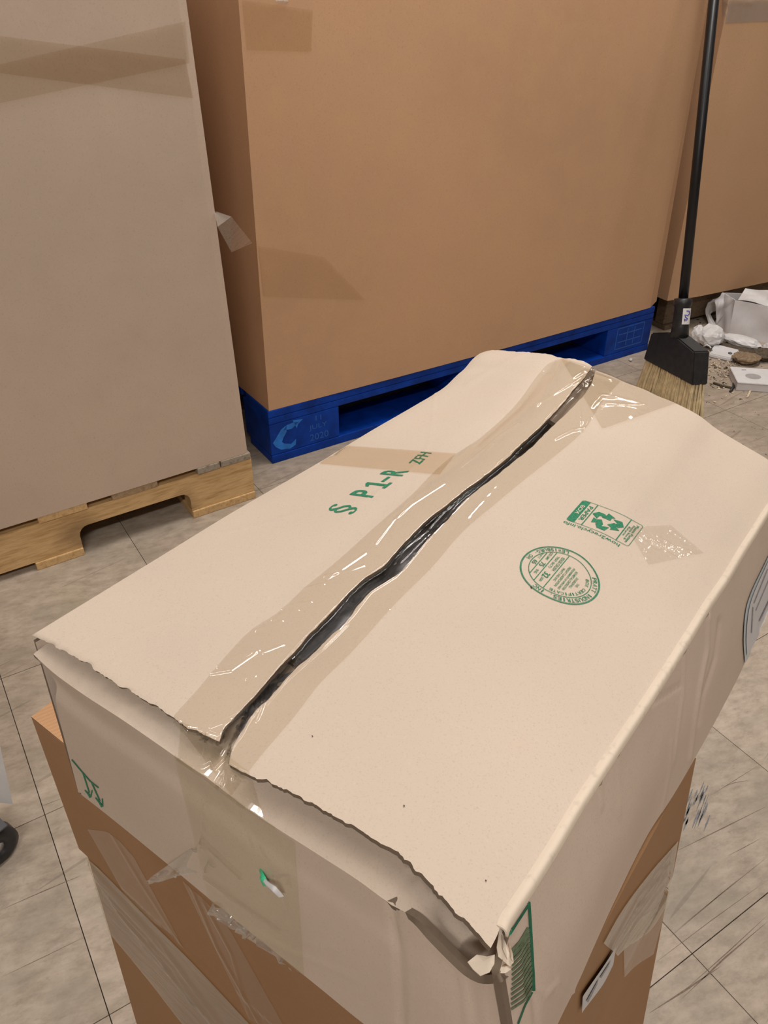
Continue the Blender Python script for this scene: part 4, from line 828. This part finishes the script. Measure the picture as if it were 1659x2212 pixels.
tv = -ray(1470, 690); tv[2] = 0; tv /= np.linalg.norm(tv); sx = np.cross(hv, tv); sx /= np.linalg.norm(sx); tv = np.cross(sx, hv)
if sx @ V(1, 0, 0) < 0: sx = -sx
G = np.zeros((8, 8, 3))
for i in range(8):
    for j in range(8):
        an = .15+1.15*j/7; G[i, j] = h0+hv*(.035+.040*i/7)+(sx*math.sin(an)+tv*math.cos(an))*.0225
stk = sheet('sticker', G, .0004, [M['white_paper'], M['white_paper']], br, sx)[0]; stk['label'] = 'white sticker with a blue pen mark'
sc = [(.0, .65), (.02, .35), (.28, .25), (.40, .5), (.35, .8), (.55, .72), (.72, .45), (.85, .62), (.70, .82), (.92, .74)]
def stp(a, b, d): an = .15+1.15*(1-b); return h0+hv*(.075-.040*a)+(sx*math.sin(1.3-1.15*b)+tv*math.cos(1.3-1.15*b))*d
tube('pen_mark', [stp(.15+.7*a, b, .0232) for a, b in sc], .0011, M['blue_ink'], stk, 6)

# ------------------------------------------------------------------ litter on the floor at right
def crumple(name, c, rx, ry, rz, mat, label, cat, seed, sub=3, amp=.35, group=None, rot=0):
    r = np.random.default_rng(seed); bm = bmesh.new(); bmesh.ops.create_icosphere(bm, subdivisions=sub, radius=1); ds = [(r.normal(size=3), r.uniform(2, 5), r.uniform(0, 6)) for _ in range(9)]
    for v in bm.verts:
        p = np.array(v.co); s = 1+amp*sum(abs(math.sin((d @ p)*f*.6+ph)) for d, f, ph in ds)/9*1.4-amp*.6+r.normal(0, .02); q = p*s; v.co = tuple((q+r.normal(0, .045, 3))*V(rx, ry, rz))
    z = min(v.co.z for v in bm.verts)
    for v in bm.verts: v.co.z = max(v.co.z-z, 0)*1.0
    me = bpy.data.meshes.new(name); bm.to_mesh(me); bm.free(); me.materials.append(mat); o = link(name, me); o.location = (c[0], c[1], .0003); o.rotation_euler = (0, 0, rot); return tag(o, label, cat, group)
# crushed white carton
wc = thing('crushed_white_box', tuple(at(1620, 730, 0)), 'large crushed white cardboard box lying open on the floor at the right edge', 'box')
A0, B0_ = at(1575, 722, 0), at(1700, 752, 0); hx = V(0, 0, .115); dA = V(.10, .17, 0)
a0, a1, b0, b1 = A0, A0+V(.0, .02, .108), B0_, B0_+V(0, .02, .115)
def wall_(name, p, q, r_, s_, mat=None, th=.0022, bend=.004, ref=(0, -1, 0), n=14):
    G = coons(resample([p, q], n), resample([s_, r_], n), resample([p, s_], n), resample([q, r_], n)); nn = gnormals(G, ref); u = np.linspace(0, math.pi, n)
    G = G+nn*(np.sin(u*2.3)[:, None]*np.sin(u*1.7+.6)[None]*bend)[..., None]; return sheet(name, G, th, [mat or M['white_card']]*2, wc, ref)[0]
wall_('front_panel', a0, b0, b1, a1); c0_, c1_ = a0+V(-.02, .075, 0), a1+V(-.02, .055, .006); d0_, d1_ = b0+V(.0, .09, 0), b1+V(0, .075, .02)
wall_('back_panel', c0_, d0_, d1_, c1_); wall_('end_panel', a0, c0_, c1_, a1, ref=(-1, 0, 0)); wall_('end_panel', b0, d0_, d1_, b1, ref=(1, 0, 0))
wall_('lid_flap', a1+V(.01, .002, 0), b1, d1_+V(0, -.02, .02), c1_+V(.06, -.02, .022), M['white_paper'], bend=.010, ref=(0, 0, 1))
wall_('torn_flap', a1+V(-.002, .01, 0), c1_, at(1545, 650, .09), at(1548, 700, .01), M['white_card'], bend=.008, ref=(-.6, -.6, .5))
# thin white bag edge lying left of it
bag = thing('plastic_sack', tuple(at(1540, 700, 0)), 'thin white plastic sack, crumpled and open, against the left of the crushed white box', 'bag')
pts = [at(1533, 705, 0), at(1524, 668, .045), at(1535, 650, .07), at(1562, 640, .085), at(1580, 645, .085), at(1566, 662, .05), at(1536, 676, .035), at(1547, 700, .01)]
c0_ = resample(pts[:4], 14); c1_ = resample([pts[7], pts[6], pts[5], pts[4]], 14)
G = np.stack([c0_*(1-q)+c1_*q+V(0, -.004, .006)*math.sin(q*6) for q in np.linspace(0, 1, 10)], 1); G[..., 2] = np.maximum(G[..., 2], .0015); sheet('film', G+rng.normal(0, .0012, G.shape)*V(1, 1, .3), .001, [M['white_paper']]*2, bag, (0, -1, .5))
crumple('crumpled_tissue', at(1533, 735, .02), .036, .032, .027, M['white_paper'], 'round ball of crumpled white tissue right beside the broom head', 'tissue', 3, amp=.5)
crumple('tissue_scrap', at(1508, 730, .02), .022, .022, .024, M['white_paper'], 'smaller lump of white tissue touching the left of the tissue ball', 'tissue', 5, amp=.5)
crumple('foam_wrapper', at(1600, 742, .01), .058, .026, .016, M['white_plastic'], 'long white foam wrapper lying slanted between tissue ball and dark dirt', 'wrapper', 8, amp=.3, rot=-.75)
crumple('tan_lump', at(1612, 778, .01), .036, .028, .014, M['tan_lump'], 'flattened tan-brown cardboard lump among the litter, above the flat white box', 'litter', 12, amp=.5)
crumple('dark_scrap', at(1652, 770, .01), .04, .03, .012, M['dirt'], 'dark scrap of dirty plastic at the right edge beside the tan lump', 'litter', 14, amp=.6)
crumple('white_shard', at(1631, 764, .005), .016, .006, .004, M['white_plastic'], 'thin white shard on the dark dirt above the tan lump', 'litter', 15, amp=.3, rot=-.4)
crumple('pale_scrap', at(1657, 760, .01), .014, .02, .016, M['white_card'], 'pale crumpled scrap cut off by the right edge of the view', 'litter', 16, amp=.4)
# small white plate
pl_ = thing('white_adapter', tuple(at(1560, 772, 0)), 'small flat white plastic adapter with a dark knob, right of the broom head', 'adapter')
q4 = [at(1531, 772, .0), at(1580, 783, .0), at(1596, 764, .0), at(1541, 750, .0)]; prism('case', [L2(p) for p in q4], .0003, .013, M['white_plastic'], pl_, .003)
kc = at(1577, 764, .013); tube('knob', [kc, kc+V(0, 0, .003)], .006, M['grey_plastic'], pl_, 12); k2 = at(1537, 757, .013); tube('screw', [k2, k2+V(0, 0, .002)], .003, M['grey_plastic'], pl_, 8)
tube('wire_loop', [at(1520, 748, .01), at(1527, 745, .02), at(1533, 748, .013), at(1536, 752, .010)], .0025, M['white_plastic'], pl_, 8)
# flat white box with round mark
fb = thing('flat_white_box', tuple(at(1625, 830, 0)), 'flat square white box with a grey oval on its lid, near the right edge', 'box')
f0, f1 = at(1589, 843, 0), at(1700, 851, 0); t0 = at(1578, 791, .028)[:2]; dv_ = np.r_[t0-f0[:2], 0]*1.0
prism('box_body', [L2(f0), L2(f1), L2(f1+dv_), L2(f0+dv_)], .0003, .022, M['white_card'], fb, .001); prism('lid', [L2(f0-V(.001, .002, 0)), L2(f1+V(.001, -.002, 0)), L2(f1+dv_+V(0, .002, 0)), L2(f0+dv_+V(-.001, .002, 0))], .022, .026, M['white_plastic'], fb, .001)
oc = at(1627, 813, .0262); n_ = 28; mesh('printed_oval', [oc+V(math.cos(a)*.022, math.sin(a)*.019, 0) for a in np.linspace(0, 2*math.pi, n_, endpoint=False)], [tuple(range(n_))], plain('grey_print', (.40, .38, .38), .6), fb)
mesh('printed_line', [at(1602, 800, .0262), at(1612, 800, .0262), at(1612, 798, .0262), at(1602, 798, .0262)], [(0, 1, 2, 3)], M['label_grey'], fb)
# sticks and chips
o = tube('dark_stick', [at(1541, 827, .003), at(1562, 834, .003), at(1583, 838, .003)], .0035, M['dirt'], None, 8); tag(o, 'dark thin stick lying on the floor left of the flat white box', 'stick')
o = tube('black_cable_end', [at(1586, 815, .003), at(1585, 835, .003), at(1578, 846, .003)], .004, M['black_plastic'], None, 8); tag(o, 'short dark cable end against the left side of the flat white box', 'cable')
o = hexa('wood_chip', at(1611, 860, .0003), at(1618, 846, 0)-at(1611, 860, 0), V(.008, .002, 0), V(0, 0, .004), M['chip'], None, .001); tag(o, 'pale wood chip on the floor in front of the flat white box', 'wood chip')
for k, (x, y, s) in enumerate(((1362, 780, .004), (1427, 872, .003))):
    pass
crumple('paper_crumb', at(1362, 780, 0), .005, .005, .004, M['white_paper'], 'tiny white crumb on the floor just in front of the blue pallet', 'crumb', 31, 2)
# loose grit and sawdust: nobody could count it
vs, fs = [], []; r = np.random.default_rng(21)
def grit(c, s):
    k = len(vs); d = r.normal(0, s, (4, 3)); d[:, 2] = abs(d[:, 2])*.6; b_ = V(c[0], c[1], .0002)
    for q in d: vs.append(b_+V(q[0], q[1], q[2]))
    fs.extend([(k, k+1, k+2), (k, k+2, k+3), (k, k+3, k+1), (k+1, k+3, k+2)])
for _ in range(520):
    x, y = r.normal(1575, 38), r.normal(795, 26); grit(at(x, y, 0), r.uniform(.0012, .0045))
for _ in range(120):
    grit(at(r.uniform(1380, 1659), r.uniform(860, 1100), 0), r.uniform(.0006, .0018))
for _ in range(160):
    x, y = r.normal(1560, 25), r.normal(708, 14); grit(at(x, y, 0), r.uniform(.001, .004))
sd = mesh('sawdust', vs[:1200], [f for f in fs if max(f) < 1200], M['chip'], None); tag(sd, 'pale sawdust and wood crumbs scattered between the broom and the white litter', 'sawdust', kind='stuff')
vs2 = vs[1200:]; gd = mesh('grit', vs2, [tuple(i-1200 for i in f) for f in fs if min(f) >= 1200], M['dirt'], None); tag(gd, 'dark grit and dust scattered over the floor at right', 'grit', kind='stuff')
def stain(name, px, mat, label, seed, n=26, z=.0004):
    r = np.random.default_rng(seed); cx, cy = np.mean([p[0] for p in px]), np.mean([p[1] for p in px]); P = resample([(x, y, 0) for x, y in px+[px[0]]], n)[:-1, :2]
    vs = [at(cx, cy, z)]+[at(cx+(x-cx)*(1+r.normal(0, .12)), cy+(y-cy)*(1+r.normal(0, .12)), z) for x, y in P]; m_ = len(P)
    o = mesh(name, vs, [(0, 1+i, 1+(i+1) % m_) for i in range(m_)], mat, None); return tag(o, label, 'stain')
# dark dirt pile beneath the litter
crumple('dirt_heap', at(1622, 760, 0), .080, .045, .004, M['dirt'], 'low dark heap of dirt and dust under the litter at right', 'dirt', 40, 4, .6, rot=-.3)
# grey scrape marks on the floor right of the stack
M['scuff'] = plain('grey_scuff', (.17, .17, .175), .6, var=.4, scale=500)
sm = []
for k in range(34):
    x = rng.uniform(1478, 1535); y = 1690+rng.uniform(-15, 75)+(1535-x)*.25; L = rng.uniform(10, 46); a = at(x, y, .0004); b = at(x-L*.38, y+L, .0004); wv = V(1, .35, 0)*rng.uniform(.0006, .0022); sm.append((a, b, wv))
vs, fs = [], []
for a, b, wv in sm: k = len(vs); vs += [a-wv*.3, a+wv*.3, (a+b)/2+wv, b, (a+b)/2-wv]; fs.append((k, k+1, k+2, k+3, k+4))
o = mesh('scuff_mark', vs, fs, M['scuff'], None); tag(o, 'dark grey scrape of short streaks on the floor right of the stacked cartons', 'scuff', kind='stuff')
# long scratches in the tiles at lower right and left
vs, fs = [], []
for (x0, y0, x1, y1, wd) in ((1452, 1843, 1659, 1740, .0011), (1440, 2030, 1659, 1850, .0008), (1458, 2012, 1600, 1895, .0006), (1470, 2160, 1659, 1990, .0014), (1478, 2140, 1659, 1976, .0008), (1400, 2190, 1560, 2085, .0016), (1560, 1700, 1622, 1685, .0006), (1540, 1715, 1640, 1652, .0005), (1570, 1850, 1645, 1810, .0006), (0, 1966, 182, 1888, .0011), (0, 2112, 190, 2020, .0006), (75, 1748, 140, 1722, .0006), (1404, 2088, 1659, 1900, .0005), (1608, 960, 1659, 940, .0007)):
    a, b = at(x0, y0, .0003), at(x1, y1, .0003); d = b-a; n_ = V(-d[1], d[0], 0)/np.linalg.norm(d)*wd*.65; k = len(vs); m_ = (a+b)/2+rng.normal(0, .0012, 3)*V(1, 1, 0)
    vs += [a, m_-n_, b, m_+n_]; fs += [(k, k+1, k+2, k+3)]
o = mesh('scratches', vs, fs, plain('scratch_brown', (.20, .14, .10), .7, var=.3, scale=300), None); tag(o, 'thin dark scratches across the floor tiles beside the stacked cartons', 'scratch', kind='stuff')

# ------------------------------------------------------------------ cart at the left edge
ct = thing('rolling_cart', (-.60, .68, 0), 'white-sided rolling cart with a black caster wheel, cut off by the left edge', 'cart')
C1, C2 = at(28, 1737, .068), at(-2, 1602, .20); ax = V(-.95, .10, 0)
pn = [C1, C1+ax*.3, C1+ax*.3+(C2-C1)*2.2, C1+(C2-C1)*2.2]; tk = V(-.02, .012, 0)*1.0+V(0, .012, 0)
mesh('side_board', pn+[p+tk for p in pn], [(0, 1, 2, 3), (7, 6, 5, 4), (0, 3, 7, 4), (1, 5, 6, 2), (0, 4, 5, 1), (3, 2, 6, 7)], M['white_plastic'], ct)
wc_ = at(-14, 1826, .031); axw = V(.80, -.60, 0)
vs, fs = [], []; prof = [(.000, .012), (.010, .012), (.011, .020), (.024, .021), (.0305, .017), (.0305, -.000), (.024, -.004), (.011, -.003), (.010, .004), (.0, .004)]
up_ = V(0, 0, 1); sd_ = np.cross(axw, up_); NS = 36
for a in range(NS):
    an = 2*math.pi*a/NS
    for rr__, h in prof: vs.append(wc_+(up_*math.cos(an)+sd_*math.sin(an))*rr__+axw*(h-.008))
P_ = len(prof)
for a in range(NS):
    for k in range(P_-1): fs.append((a*P_+k, ((a+1) % NS)*P_+k, ((a+1) % NS)*P_+k+1, a*P_+k+1))
wh = mesh('caster_wheel', vs, fs, M['black_plastic'], ct, smooth=True); tube('hub', [wc_-axw*.006, wc_+axw*.0085], .010, M['white_plastic'], wh, 18)
hexa('fork', wc_-axw*.012+V(0, 0, .0)-sd_*.008, sd_*.016, -axw*.004, V(0, 0, .042), M['grey_plastic'], ct, .001); hexa('mounting_plate', V(wc_[0], wc_[1], .0655)-axw*.022-sd_*.02, axw*.04, sd_*.04, V(0, 0, .003), M['grey_plastic'], ct, .0005)
hexa('deck', V(-.86, .60, .0687), V(.285, 0, 0), V(0, .10, 0), V(0, 0, .012), M['white_plastic'], ct, .001)
